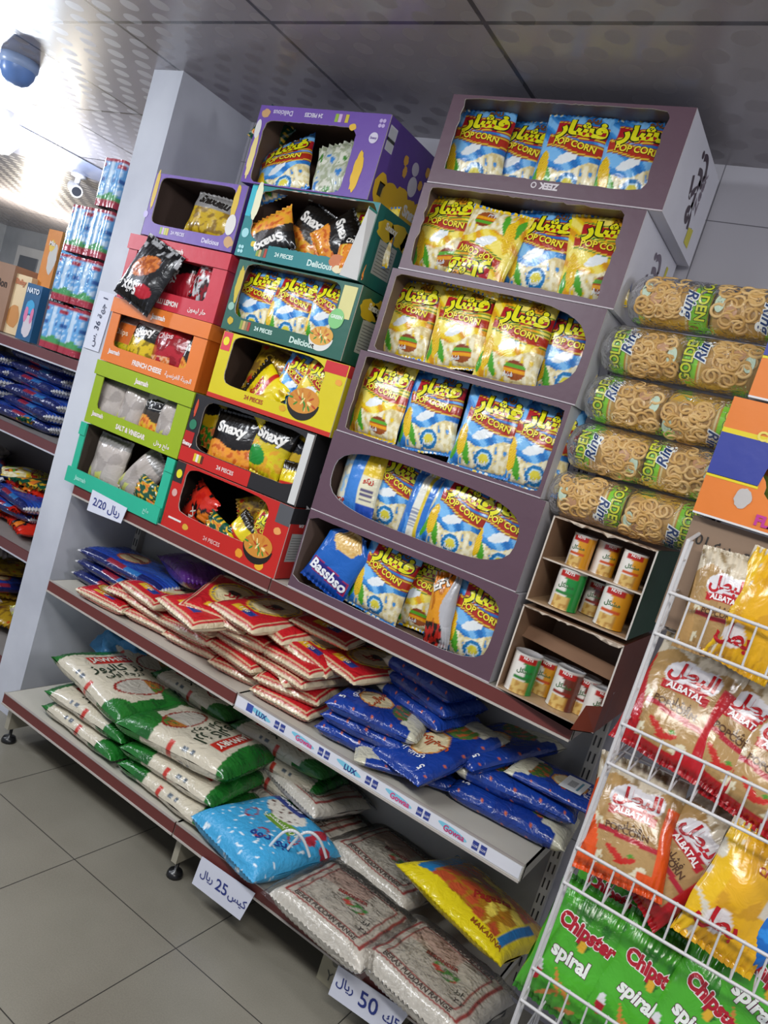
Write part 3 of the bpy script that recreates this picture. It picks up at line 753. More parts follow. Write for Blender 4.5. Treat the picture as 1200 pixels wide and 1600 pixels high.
M[4] = display('yellow noodle snack box with black bowl picture, middle stack', -1.825, -1.310, 1.448, .216, .33, front='#d6c414', side='#c2b010', hole=(.050, .435, .052, .212), nl=9, nr=5, jag=.02, deco=d4, sdeco=lambda cm, W, d, h: (cm.box(W, W+.001, 0, d, h-.035, h, '#b8242a'), side_text(cm, W, 'Snaxy', .06, h-.06, .02, '#3a3a20')), group=SG, inner='#4d3d34')
def d5(cm, w, h):
    cm.box(-w/2, .06, -.0008, 0, 0, .048, '#c4221c'); cm.text('24 PIECES', (-.045, -.0016, .022), Xa, Za, .018, '#e2c6c0', .03)
    cm.box(-w/2, -.215, -.0008, 0, .05, .10, '#b01e1c'); cm.ell((-.232, -.0014, .125), Xa, Za, .016, .017, '#2e7a5a'); blob(cm, -.238, .18, .006, .03, '#c8482a', 14)
    for i, cc in enumerate(('#e0c22e', '#e8e4d8', '#c9c43a', '#5a2a1a')): cm.box(-.19+i*.011, -.18+i*.011, -.0014, 0, .012, .038, cc)
    cm.text('Snaxy', (-.235, -.0016, .06), Xa, Za, .018, '#e6e0dc', .05)
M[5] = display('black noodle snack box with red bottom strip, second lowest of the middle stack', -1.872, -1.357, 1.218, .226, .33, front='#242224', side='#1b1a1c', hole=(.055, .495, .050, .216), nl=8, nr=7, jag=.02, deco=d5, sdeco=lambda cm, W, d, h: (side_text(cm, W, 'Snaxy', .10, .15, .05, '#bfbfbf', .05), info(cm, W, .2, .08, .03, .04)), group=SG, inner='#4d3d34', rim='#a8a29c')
c = CM(); c.box(.2300, .2565, -.0045, -.001, .004, .222, '#cfcfcc', l='#cfcfcc'); c.build('torn_flap', CARD, M[5])
def d6(cm, w, h):
    cm.box(-w/2, -.215, -.0008, 0, .155, h-.001, '#2a2a2a'); cm.ell((-.234, -.0014, .185), Xa, Za, .013, .015, '#e2d828'); cm.box(.20, w/2, -.0008, 0, .165, h-.001, '#55565a')
    cm.ell((-.232, -.0014, .12), Xa, Za, .012, .013, '#d8a8a0'); cm.text('24 PIECES', (-.02, -.0016, .022), Xa, Za, .018, '#e2a6a0', .03)
    bowl(cm, .165, .07, .060, '#1c1712', '#d08a32'); blob(cm, .10, .026, .016, .014, '#e89a2a', 12); blob(cm, -.145, .028, .014, .010, '#d8a83a', 12); blob(cm, .22, .14, .014, .012, '#e8a05a', 12); blob(cm, .19, .018, .018, .016, '#e8b02a', 12)
    cm.box(-.23, -.17, -.0014, 0, .034, .04, '#e6e6e0')
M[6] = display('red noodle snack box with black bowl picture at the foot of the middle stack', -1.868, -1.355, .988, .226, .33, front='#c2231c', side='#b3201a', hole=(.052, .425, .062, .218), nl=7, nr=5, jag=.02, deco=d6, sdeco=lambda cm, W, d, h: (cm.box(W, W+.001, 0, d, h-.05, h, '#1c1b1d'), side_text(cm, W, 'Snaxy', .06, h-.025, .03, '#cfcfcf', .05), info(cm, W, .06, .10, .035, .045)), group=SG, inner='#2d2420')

def inbox(key, px, py, z, dy, tl, ht, label, lean=-6, sc=(1, 1, 1), yaw=0, cat='crisp bag', grp=None, side=None):
    yy = 1.85+dy; p = at(px, py, y=yy); a = RD(tl); me = get(key); sc = (sc[0]*1.2, sc[1], sc[2]*1.08)
    zz = p.z-cos(a)*ht*.5*sc[2]
    return put(key, p.x-sin(a)*ht*.5*sc[2], yy, max(z, zz) if z else zz, tl, lean, yaw, sc, label, cat, grp)
MGp = 'loose snack bags in the middle stack of boxes'
for a in (
 ('greenbag', 422, 205, 0, .12, 30, .12, 'dark green snack bag at the back left of the upside-down purple box'),
 ('blue1', 436, 262, 0, .05, -24, .215, 'blue popcorn bag tilted at the left inside the upside-down purple box', -14, (1.1, 1, .9)),
 ('whiteblue', 520, 262, 0, .06, -14, .18, 'pale green and blue snack bag at the right inside the upside-down purple box', -10, (1.05, 1, .95)),
 ('snblack', 425, 372, 0, .03, 150, .19, 'black snack bag with red edge lying upside down in the teal box', 4, (1.05, 1, .75)),
 ('snblack', 483, 366, 0, .07, 22, .19, 'black and gold snack bag in the middle of the teal box', -6, (.95, 1, .9)),
 ('snorange', 527, 376, 0, .05, 50, .19, 'black and orange snack bag leaning at the right of the teal box', -6, (.8, 1, .8)),
 ('orchip', 548, 400, 0, .015, -4, .12, 'small orange and red crisp bag bulging over the front of the teal box', -8),
 ('yel1', 578, 372, 0, .10, -10, .215, 'yellow and blue popcorn bag at the right end of the teal box', -6, (.8, 1, .8)),
 ('blue0', 400, 474, 1.674, .06, -3, .215, 'blue popcorn bag, leftmost in the dark green box', -4, (.98, 1, .95)),
 ('blue2', 455, 482, 1.674, .06, 0, .215, 'blue popcorn bag, middle one in the dark green box', -4, (.96, 1, .95)),
 ('blue1', 512, 492, 1.674, .07, 2, .215, 'blue popcorn bag, right one in the dark green box behind the bowl picture', -4, (.9, 1, .95)),
 ('brown', 425, 585, 0, .10, 8, .17, 'brown and olive snack bag at the back of the yellow box', -6, (1.2, 1, .95)),
 ('yelbag', 405, 610, 0, .04, -62, .17, 'yellow and black snack bag with red stripe lying in the yellow box', -14, (.9, 1, 1.05)),
 ('blue0', 465, 600, 0, .07, 10, .215, 'blue popcorn bag in the middle of the yellow box', -4, (.8, 1, .82)),
 ('yel0', 495, 608, 0, .05, 16, .215, 'popcorn bag behind the black bowl picture of the yellow box', -4, (.7, 1, .78)),
 ('snyel', 324, 655, 0, .08, 6, .18, 'yellow and green snack bag at the left end of the black box', -4, (.8, 1, .95)),
 ('snorange', 362, 690, 0, .04, -3, .19, 'black and orange snack bag standing at the left of the black box', -6, (1.02, 1, .93)),
 ('sngreen', 420, 700, 0, .05, 8, .19, 'yellow and green snack bag in the middle of the black box', -6, (1, 1, .95)),
 ('snyel', 453, 712, 0, .08, 14, .18, 'yellow snack bag with dark print at the right of the black box', -6, (.95, 1, .95)),
 ('yelsm', 452, 755, 0, .025, -6, .14, 'small bright yellow snack bag at the right front corner of the black box', -6, (.7, 1, .9)),
 ('redor', 300, 802, 0, .05, -70, .14, 'red and orange snack bag lying at the left of the lowest red box', -14, (1.0, 1, 1.05)),
 ('greenbag', 334, 835, 0, .02, -78, .12, 'crumpled dark green snack bag at the front of the lowest red box', -10, (.75, 1, 1.1)),
 ('brown', 398, 796, 0, .09, 60, .17, 'popcorn bag lying on its side at the back of the lowest red box', -6, (.6, 1, .8)),
 ('yelsm', 373, 838, 0, .03, 28, .14, 'yellow snack bag with black letters in the middle of the lowest red box', -8, (.9, 1, .95)),
 ('yel2', 408, 838, 0, .06, 12, .215, 'narrow popcorn bag at the right of the lowest red box', -6, (.55, 1, .82)),
 ):
    key, px, py, z, dy, tl, ht, lb = a[:8]; ln = a[8] if len(a) > 8 else -6; sc = a[9] if len(a) > 9 else (1, 1, 1)
    inbox(key, px, py, z, dy, tl, ht, lb, ln, sc, grp=MGp, cat='popcorn bag' if 'popcorn' in lb else 'snack bag')
c = CM(); c.box(-.035, .035, 0, .003, 0, .14, '#a88a78'); c.box(-.001, .002, -.0008, 0, 0, .14, '#8c7262')
p = at(540, 262, y=1.93); cb = c.build('cardboard_divider', CARD); cb.location = (p.x+.03, 1.93, 2.142); cb.rotation_euler = (RD(-4), RD(-3), 0)
tag(cb, 'loose pinkish cardboard divider inside the upside-down purple box', 'cardboard')

# ------------------------------------------------------------------ left stack of lidded crisp boxes
LG = 'coloured crisp display boxes of the left stack'
def lidded(label, x0, x1, z0, h, col, scol, lines, lid=True, hole=None, ar=''):
    w = x1-x0
    def deco(cm, w, h):
        cm.text('Jaamah', (-w/2+.065, -.001, .040), Xa, Za, .022, '#e9dcd8', .04)
        cm.text(lines, (0.0, -.001, .026), Xa, Za, .024, '#efe2dc', .04, squash=.85)
        cm.text(ar, (w/2-.085, -.001, .026), Xa, Za, .022, '#efe2dc', .02)
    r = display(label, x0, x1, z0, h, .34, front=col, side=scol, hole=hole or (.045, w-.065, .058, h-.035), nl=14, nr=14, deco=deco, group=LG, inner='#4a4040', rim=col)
    if lid:
        cm = CM(); W = w/2
        cm.box(-W-.005, W+.005, -.006, .345, h-.050, h+.002, col, d=scol); cm.text('Jaamah', (.0, -.0068, h-.026), Xa, Za, .024, '#efe2dc', .04)
        cm.build('lid', CARD, r)
    return r
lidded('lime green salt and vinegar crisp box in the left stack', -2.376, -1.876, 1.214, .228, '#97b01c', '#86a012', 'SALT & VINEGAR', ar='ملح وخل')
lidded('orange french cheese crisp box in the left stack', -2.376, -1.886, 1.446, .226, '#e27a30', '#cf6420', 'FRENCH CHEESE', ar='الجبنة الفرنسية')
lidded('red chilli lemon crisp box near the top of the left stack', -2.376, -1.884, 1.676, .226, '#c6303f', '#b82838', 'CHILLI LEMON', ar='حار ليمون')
tq = '#2db391'
L5 = empty('display_box', (-2.13, 1.85, .988), (0, 0, 0), 'turquoise crisp box with no lid at the foot of the left stack', 'box', LG)
cm = CM(); W = .25
cm.box(-W, -W+.004, .004, .34, 0, .218, tq, r='#5b5048'); cm.box(W-.004, W, .004, .34, 0, .218, tq, l='#5b5048'); cm.box(-W+.004, W-.004, .004, .34, 0, .004, tq, u='#5b5048'); cm.box(-W+.004, W-.004, .336, .34, .004, .218, tq, f='#5b5048')
cm.build('box_body', CARD, L5)
cm = CM(); cm.box(-W, -W+.03, 0, .004, .02, .218, tq); cm.box(-W-.004, -W+.03, -.004, 0, .175, .222, tq); cm.build('corner_post', CARD, L5)
cm = CM(); cm.box(W-.04, W, 0, .004, .02, .218, tq); cm.box(W-.036, W+.004, -.004, 0, .175, .222, tq); cm.build('corner_post', CARD, L5)
cm = CM(); cm.box(-W-.006, W+.002, -.010, -.002, -.004, .052, tq); cm.text('Jaamah', (-.17, -.011, .024), Xa, Za, .022, '#9fe0cf', .03); cm.text('ملح', (.19, -.011, .024), Xa, Za, .02, '#9fe0cf', .02); cm.build('front_lip', CARD, L5)
def dL1(cm, w, h):
    blob(cm, -.205, h-.055, .010, .07, '#d8b63c', jag=.2); blob(cm, .185, h-.06, .012, .06, '#d8b63c', jag=.2); cm.text('24 PIECES', (-.04, -.001, .024), Xa, Za, .016, '#d6cfe6', .03)
    cm.text('Delicious', (.12, -.001, .020), Xa, Za, .022, '#d6cfe6', .03)
    for i, cc in enumerate(('#8fae3c', '#c9a8d0', '#b8c46a', '#c9b83a')): cm.box(-.13+i*.011, -.12+i*.011, -.001, 0, .012, .036, cc)
    cm.ell((-.222, -.001, .07), Xa, Za, .012, .012, '#bcb0dc'); cm.ell((.19, -.0014, .085), Xa, Za, .022, .034, '#dcd8d2'); blob(cm, .2, .03, .022, .018, '#c39a68', 14)
display('purple noodle snack box on top of the left stack', -2.335, -1.895, 1.910, .215, .33, front='#7459a6', side='#5c3f92', hole=(.030, .395, .042, .205), nl=10, nr=10, deco=dL1, group=LG, inner='#5a4a44')
LGb = 'loose snack bags in the left stack of boxes'
for a in (
 ('snpur', 330, 338, 0, .05, 4, .14, 'grey and yellow snack bag alone in the purple box of the left stack', -8, (1.15, 1, 1.0)),
 ('blk', 238, 432, 0, -.012, 196, .22, 'large black crisp bag poking out over the front of the red box', 8, (.92, 1, 1.0)),
 ('blkred', 284, 428, 0, .05, -2, .19, 'black and red crisp bag in the middle of the red box', -6, (.8, 1, .95)),
 ('silred', 322, 440, 0, .04, 5, .17, 'silver, black and red crisp bag at the right of the red box', -6, (.8, 1, .95)),
 ('orbag', 196, 528, 0, .05, 0, .18, 'orange crisp bag at the left of the orange box', -6, (.95, 1, .85)),
 ('snyb', 224, 534, 0, .03, 6, .18, 'yellow and black crisp bag, second from left in the orange box', -6, (.85, 1, .9)),
 ('redbag', 268, 548, 0, .04, -3, .20, 'large dark red crisp bag in the orange box', -6, (.9, 1, .85)),
 ('snblack', 298, 560, 0, .03, 4, .19, 'black crisp bag at the right end of the orange box', -6, (.42, 1, .88)),
 ('silver', 170, 625, 0, .05, 2, .19, 'silver crisp bag, leftmost in the lime green box', -6, (.92, 1, .92)),
 ('silver2', 207, 638, 0, .05, 5, .20, 'silver crisp bag, second from left in the lime green box', -6, (.85, 1, .88)),
 ('snsm', 240, 650, 0, .04, 2, .17, 'small snack bag with dark letters between the silver bags of the lime box', -6, (1.1, 1, .95)),
 ('silver', 268, 660, 0, .05, 3, .19, 'silver crisp bag at the right end of the lime green box', -6, (.72, 1, .9)),
 ('silver2', 168, 722, 0, .05, 0, .20, 'upright silver crisp bag in the turquoise box', -6, (1.15, 1, .9)),
 ('silver', 220, 745, 0, .05, 34, .19, 'silver crisp bag leaning to the right in the turquoise box', -6, (.75, 1, 1.05)),
 ('greenbag', 226, 772, 0, .02, -80, .12, 'dark green and orange snack bag lying at the right of the turquoise box', -8, (.7, 1, 1.1)),
 ):
    key, px, py, z, dy, tl, ht, lb = a[:8]; ln = a[8] if len(a) > 8 else -6; sc = a[9] if len(a) > 9 else (1, 1, 1)
    inbox(key, px, py, z, dy, tl, ht, lb, ln, sc, grp=LGb)

# ------------------------------------------------------------------ ring biscuit twin packs
def roll_mesh(seed, L=.165, R=.056):
    cm = CM(); rnd = random.Random(seed)
    def col(sx, th):
        if sx < .24: return '#7fca2a' if sx > .02 else '#a8801a'
        if sx < .255: return '#b8741a'
        if sx < .285: return '#d8cf9a'
        if abs(th) < 1.05 and .32 < sx < .96:
            return '#b08a4a'
        return '#c49a1e' if (th < -.9 or th > 1.15) else '#b8924a'
    n = 40; m = 44; V = []; C = []
    for j in range(m+1):
        sx = j/m
        rr = R*(1-(.25*max(0, .06-sx)/.06+.3*max(0, sx-.94)/.06)**1.0)
        for i in range(n):
            th = 2*pi*i/n-pi; q = rr*(1+.025*MN.noise(Vector((sx*7, cos(th)*2, sin(th)*2+seed))))
            V.append((sx*L-L/2, -q*cos(th), q*sin(th))); C.append(H(col(sx, th)))
    F = [[j*n+i, j*n+(i+1) % n, (j+1)*n+(i+1) % n, (j+1)*n+i] for j in range(m) for i in range(n)]
    cm.add(V, F, C, 0, True)
    cm.add(V[:n], [list(range(n))], '#6b5322'); cm.add(V[-n:], [list(range(n))], '#a68a3a')
    def onto(x, z, off=.0025):
        th = z/R; return Vector((x, -(R+off)*cos(th), (R+off)*sin(th)))
    # words run around the roll
    P, Fg = glyphs('GOLDEN', .075, .4); cm.add([onto(-L/2+.0165-y*.032, x*.0285+.002) for x, y in P], Fg, '#1e2412')
    P, Fg = glyphs('GOLDEN', .03, .4); cm.add([onto(-L/2+.0165-y*.032, x*.0285+.002, .0034) for x, y in P], Fg, '#c8cf3a')
    P, Fg = glyphs('Ring', .09, .4, .35); cm.add([onto(-L/2+.042-y*.034, x*.034+.022, .0036) for x, y in P], Fg, '#eceee8')
    P, Fg = glyphs('Ring', .02, .4, .35); cm.add([onto(-L/2+.042-y*.034, x*.034+.022, .0044) for x, y in P], Fg, '#1c3a6e')
    return cm.mesh('biscuit_roll', [FILM])
def rings_mesh(seed, L=.165, R=.056):
    cm = CM(); rnd = random.Random(seed+50)
    for k in range(34):
        x = rnd.uniform(-L/2+.062, L/2-.012); th = rnd.uniform(-1.0, 1.0)
        if abs(th) > .75 and rnd.random() < .5: continue
        rj = R-.0005+rnd.uniform(0, .002)
        ctr = Vector((x, -rj*cos(th), rj*sin(th))); nn = Vector((rnd.uniform(-.15, .15), -cos(th), sin(th)+rnd.uniform(-.15, .15))).normalized()
        a = nn.orthogonal().normalized(); b = nn.cross(a); MR, mr = .0140, .0038; V = []; nu, nv = 16, 6
        for i in range(nu):
            for j in range(nv):
                t = 2*pi*i/nu; p = 2*pi*j/nv
                V.append(ctr+(a*cos(t)+b*sin(t))*(MR+mr*cos(p))+nn*mr*sin(p))
        F = [[i*nv+j, ((i+1) % nu)*nv+j, ((i+1) % nu)*nv+(j+1) % nv, i*nv+(j+1) % nv] for i in range(nu) for j in range(nv)]
        cm.add(V, F, rnd.choice(('#cfa868', '#d8b478', '#c49a58')), 0, True)
    # a pale sweet and a green tinted sticker shining through
    for x, z, c, a, b in ((L/2-.018, .006, '#b9cdb6', .011, .019), (L/2-.045, .022, '#b98a62', .014, .013)):
        pts = []
        for i in range(20):
            t = 2*pi*i/20; th = (z+b*sin(t))/R; pts.append((x+a*cos(t), -(R+.0045)*cos(th), (R+.0045)*sin(th)))
        cm.poly(pts, c)
    return cm.mesh('ring_biscuits', [attr_mat('biscuit', .5, bump=.2, bscale=90)])
def film_mesh(L=.345, R=.0605):
    cm = CM(); n = 40; prof = []
    for j in range(37):
        s = j/36; x = (s-.5)*(L+.05); e = (L+.05)/2-abs(x)
        r = R if e > .035 else R*(.42+.58*(max(0, e)/.035)**.5)
        if abs(x) < .02: r = R*.975
        prof.append((x, r, e))
    V = []
    for x, r, e in prof:
        for i in range(n):
            th = 2*pi*i/n; k = 1+(.10 if e < .03 else .012)*MN.noise(Vector((x*40, cos(th)*3, sin(th)*3)))+(.06*sin(th*9) if e < .03 else 0)
            V.append((x, -r*k*cos(th), r*k*sin(th)))
    F = [[j*n+i, j*n+(i+1) % n, (j+1)*n+(i+1) % n, (j+1)*n+i] for j in range(36) for i in range(n)]
    cm.add(V, F, '#ffffff', 0, True)
    return cm.mesh('film_wrap', [CLEAR])
rm = [roll_mesh(k) for k in range(3)]; gm = [rings_mesh(k) for k in range(3)]; fm = film_mesh()
# x, z of the pack centre, tilt, direction of the two rolls, turn about the axis
packs = [(-.440, 1.514, 3, (-1, -1), (8, -14), 'lowest, resting on the upper carton'),
         (-.432, 1.639, 2, (1, 1), (25, 0), 'second from the bottom'),
         (-.430, 1.763, 2, (1, -1), (0, -30), 'middle one'),
         (-.430, 1.889, 2.5, (1, 1), (10, 0), 'second from the top'),
         (-.405, 2.015, 2.5, (-1, -1), (20, 10), 'topmost')]
for i, (x, z, tl, dr, tw, wd) in enumerate(packs):
    r = empty('biscuit_pack', (x, 1.905, z), (0, RD(-tl), 0), 'clear film twin pack of ring biscuits, %s' % wd, 'biscuit pack', 'stacked ring biscuit packs')
    link('film_wrap', fm, r)
    for s in (-1, 1):
        k = (i+(s > 0)) % 3; ro = link('biscuit_roll', rm[k], r); ro.location = (s*.0835, 0, 0)
        # turn end for end where the words read the other way
        d = dr[0 if s < 0 else 1]
        ro.rotation_euler = (RD(tw[0 if s < 0 else 1]), 0 if d > 0 else pi, 0)
        rg = link('ring_biscuits', gm[k], ro); rg['kind'] = 'stuff'

# ------------------------------------------------------------------ two cartons of nut tins
def carton(label, x0, x1, z0, h, tier, tierlab):
    w = x1-x0; W = w/2; r = empty('carton', ((x0+x1)/2, 1.85, z0), (0, 0, 0), label, 'box', 'open cartons of nut tins')
    cm = CM(); K = '#9a7b62'; t = .004
    cm.box(-W, -W+t, 0, .33, 0, h, '#6b5a4c', r=K, f='#cfc4b8'); cm.box(W-t, W, 0, .33, 0, h, tierlab[0], l=K, f='#d8d2ca')
    cm.box(-W+t, W-t, 0, .33, 0, t, K, u='#b29473', f='#b29c86'); cm.box(-W+t, W-t, .326, .33, t, h-t, K, f=K); cm.box(-W+t, W-t, .0, .33, h-t, h, K, f='#b8a592')
    cm.build('box_body', CARD, r)
    cm = CM(); rnd = random.Random(int(z0*100)); pts = []
    for i in range(25): pts.append((-W+w*i/24, -.001-.012*(i % 2 == 0)*rnd.random(), h+.001-.018*abs(MN.noise(Vector((i*.5, z0*9, 0))))))
    cm.add([(-W, .003, h)]+pts+[(W, .003, h)], [list(range(27))], '#cdbfae'); cm.build('torn_edge', CARD, r)
    cm = CM()
    if tier: cm.box(-W+t, W-t, .012, .30, tier-.002, tier+.002, '#a5876a', u='#b29473', f='#d2c6b8')
    else: cm.add([(-W+t, .06, .135), (W-t, .06, .120), (W-t, .10, .148), (-W+t, .10, .165)], [[0, 1, 2, 3], [3, 2, 1, 0]], '#8a6b55')
    cm.build('tier_board', CARD, r)
    return r
carton('upper open carton of nut tins with a dark green side and two tiers', -.592, -.330, 1.226, .222, .112, ('#1e5a3a',))
N2 = carton('lower open carton of nut tins with a reddish brown side on the top shelf', -.592, -.330, .988, .224, 0, ('#8a4630',))
cm = CM(); cm.add([(.131, 0, .002), (.131, 0, .07), (.105, -.055, .07), (.09, -.055, .002)], [[0, 1, 2, 3]], '#8c3f2a'); cm.add([(-.131, -.001, 0), (.09, -.055, .0), (.131, 0, 0)], [[0, 1, 2], [2, 1, 0]], '#b29473')
cm.build('front_flap', CARD, N2)
def tin_mesh(body, band, blot, text='مشكل'):
    cm = CM(); n = 40; R, h = .036, .104; V = []; C = []; m = 26
    for j in range(m+1):
        z = h*j/m
        for i in range(n):
            th = 2*pi*i/n; u = i/n; v = j/m
            c = '#e6e2da'
            if cos(th+v*1.0-.35) > .25: c = body
            if v > .80 and abs((u*2 % 1)-.5) < .22: c = '#b3241e'
            if v > .94: c = '#d8d6d0'
            if v < .32 and abs((u*2 % 1)-.45) < .2: c = '#d9b76a' if nz(u*9, v, 6) > -.1 else '#b98a42'
            if abs(v-.4) < .03 and abs((u*2 % 1)-.5) < .2: c = blot
            r = R+(.0012 if v > .97 or v < .03 else 0)
            V.append((r*cos(th), r*sin(th), z)); C.append(H(c))
    cm.add(V, [[j*n+i, j*n+(i+1) % n, (j+1)*n+(i+1) % n, (j+1)*n+i] for j in range(m) for i in range(n)], C, 0, True)
    cm.lathe([(R, h), (R-.003, h+.0005), (R-.004, h-.002), (.0001, h-.002)], '#c9c9cc', n)
    for a0 in (-pi/2, pi/2):
        for s, z, sz, c in ((text, .062, .016, '#3a6a3a'), ('NUTS', .094, .010, '#eeeeea')):
            P, F = glyphs(s, .03, .5); V = []
            for x, y in P:
                th = a0+x*sz/R; V.append(((R+.0007)*cos(th), (R+.0007)*sin(th), z+y*sz))
            cm.add(V, F, c)
    return cm.mesh('nut_tin', [TINM])
tins = [tin_mesh('#1f8c3c', '#c81e1e', '#2b7a34'), tin_mesh('#d8961e', '#c81e1e', '#c8501e'), tin_mesh('#6a3428', '#c81e1e', '#8a2a1e')]
for (k, px, py, y, z, rz, sc, lb) in (
    (1, 908, 862, 1.92, 1.340, 20, .80, 'white and gold nut tin at the left of the upper tier of the green carton'),
    (1, 948, 868, 1.95, 1.340, 120, .80, 'gold nut tin with red lid band in the middle of the upper tier'),
    (1, 990, 880, 1.90, 1.340, 70, .82, 'orange nut tin at the right of the upper tier of the green carton'),
    (0, 890, 915, 1.90, 1.232, 40, .98, 'green and white nut tin at the left of the lower tier of the green carton'),
    (2, 932, 932, 1.97, 1.232, 40, .85, 'small red nut tin at the back of the lower tier'),
    (1, 962, 940, 1.90, 1.232, 40, .98, 'orange and white nut tin at the right of the lower tier'),
    (0, 820, 1043, 1.89, .993, 95, .98, 'green and white nut tin in the brown carton, leftmost'),
    (1, 856, 1052, 1.96, .993, 30, .90, 'gold and red nut tin behind the green one in the brown carton'),
    (2, 888, 1062, 1.92, .993, 45, .98, 'brown and white nut tin in the middle of the brown carton'),
    (2, 915, 1075, 1.95, .993, 80, .90, 'dark red nut tin right of the middle in the brown carton'),
    (2, 938, 1083, 1.93, .993, 120, .85, 'dark brown nut tin in the right corner of the brown carton')):
    p = at(px, py, y=y); o = link('nut_tin', tins[k]); o.location = (p.x, y, z); o.rotation_euler = (0, 0, RD(rz*.35-12)); o.scale = (sc, sc, sc)
    tag(o, lb, 'tin', 'nut tins in the two cartons')

# ------------------------------------------------------------------ sacks of rice and pasta
def edge(u, v): return min(u, 1-u, v, 1-v)
def p_red(u, v):
    e = min(min(u, 1-u)*.235, min(v, 1-v)*.34)
    if e < .0095: return '#d5c6a6'
    if e < .014: return '#b3202a'
    if e < .020: return '#d0b890'
    q = el(u, v, .5, .52, .30, .25, .15)
    if q < .16: return '#3b1d18' if el(u, v, .5, .57, .10, .06) < 1 else '#d8c79a'
    if q < .75: return '#ddd0a4'
    if q < .90: return '#e6c428'
    if q < 1.02: return '#27408c'
    if q < 1.25: return '#e6c428'
    if v > .84 and .15 < u < .85: return '#e3d5b0'
    if .12 < v < .2 and .3 < u < .7: return '#e0b52c' if u < .5 else '#27408c'
    return '#bf1f28' if nz(u, v, 3, 2) > -.3 else '#a81a24'
def p_blue(u, v):
    e = min(u, 1-u)*.23
    if v < .10 or (v < .22 and el(u, v, .5, .10, .42, .12) < 1): return '#c9c6b0'
    if el(u, v, .5, .27, .30, .13) < 1: return '#4b6a2c' if nz(u, v, 12) > -.05 else '#a85a2a'
    if v < .24 and .12 < u < .88: return '#cbc8b4'
    q = el(u, v, .5, .60, .24, .19)
    if q < .8: return '#d8c9a0'
    if q < 1: return '#c9862c'
    if q < 1.15: return '#123078'
    if .004 < e < .011 and abs((v*5) % 1-.5) < .045: return '#c9662a'
    return '#173a90' if nz(u, v, 3, 7) > -.25 else '#133080'
def p_green(u, v):
    g = '#1f6a26' if nz(u, v, 6, 3) > -.1 else '#185820'
    w = .05*cos((u-.5)*pi)
    if v < .09+w*1.2 or v > .91-w: return g
    if el(u, v, .0, .12, .20, .12) < 1 or el(u, v, 1.0, .10, .36, .22) < 1: return g
    q = el(u, v, .5, .33, .33, .12)
    if q < .78: return '#b8b2a6' if u < .62 else ('#b0702c' if nz(u, v, 16) > 0 else '#7a3a22' if nz(u, v, 16) > -.2 else '#4a7a2c')
    if q < 1: return '#8f2420'
    if abs(v-.76) < .055 and .22 < u < .80: return '#b8281e'
    e = min(u, 1-u)*.30
    if e < .016:
        if abs(v-.5) < .022: return '#b8382c'
        if .56 < v < .72 and e > .006 and int(v*110) % 2: return '#55606a'
    return '#c8c0ac'
def p_ber(u, v):
    e = min(u, v, 1-u, 1-v)
    for k, wd in ((.10, .008), (.17, .008)):
        if abs(e-k) < wd: return '#8e2e28'
    if e > .17 and v > .55 and u < .6: return '#b59a8c' if nz(u, v, 3) > -.2 else '#bca898'
    if el(u, v, .58, .48, .12, .09) < 1 and nz(u, v, 14, 2) > -.02: return '#3c8a34' if nz(u, v, 9) > 0 else '#b83a2c'
    return '#b8b1a4' if e > .10 else '#c2bcb0'
def p_bluebig(u, v):
    if v > .80 and u < .55: return '#253a86'
    if el(u, v, .42, .74, .26, .13) < 1: return '#d9d4ca' if nz(u, v, 22) < .32 else '#5a3a34'
    if .38 < u < .76 and .50 < v < .66: return '#6d9a30'
    if u > .78 and v > .62 and nz(u, v, 8) > 0: return '#b03040'
    for cx, cy in ((.3, .42), (.62, .3), (.8, .55)):
        if .5 < el(u, v, cx, cy, .06, .10, .4) < .9: return '#a02a3a'
    if MN.noise(Vector((u*26, v*26, 0))) > .48: return '#dfeaf0'
    return '#3f9fd0'
def p_pasta(u, v):
    if v < .10+.06*sin(u*3): return '#dcc81c'
    if v > .86: return '#2a74b0' if nz(u, v, 5) > -.1 else '#dcc81c'
    if abs(u-.12-(.5-v)*.1) < .06: return '#1f78b4'
    if u < .10: return '#e0cc2a'
    if u > .86 and v < .6: return '#1f6ca8' if abs(u-.9) < .03 else '#dcc81c'
    if .14 < u < .86 and .14 < v < .84:
        d, pts = MN.voronoi(Vector((u*8, v*8+.35*sin(u*9), .3)))
        if d[1]-d[0] < .13: return '#a8741e'
        k = MN.cell(pts[0]*7.7)
        return '#e6cf55' if k > .45 else '#d9b638' if k > .2 else '#b9502c'
    n = nz(u, v, 9, 8)
    return '#cfa02a' if n > .2 else '#dcb845' if n > -.12 else '#b8822a' if n > -.34 else '#a8381e'
def p_left(u, v):
    e = min(u, 1-u)*.22
    if v < .03 or v > .97: return '#cfcfd2'
    q = el(u, v, .5, .62, .28, .13)
    if q < .7: return '#c9b48a'
    if q < 1: return '#b8562c'
    if e < .022: return '#141f5a' if not (.30 < v < .66 and e > .006) else ('#8a2438' if v > .48 else '#2a6aa8')
    return '#1f3f9a' if nz(u, v, 4) > -.1 else '#2e56b0'
def p_pur(u, v):
    if el(u, v, .6, .5, .22, .2) < 1 and nz(u, v, 7) > 0: return '#3a1a4a'
    if el(u, v, .82, .3, .08, .06) < 1: return '#c8b42a'
    return '#4d2370' if nz(u, v, 4) > -.2 else '#5e3084'
def twl(s, u, v, z, c, **k): return (s, u, v, z, c, k)
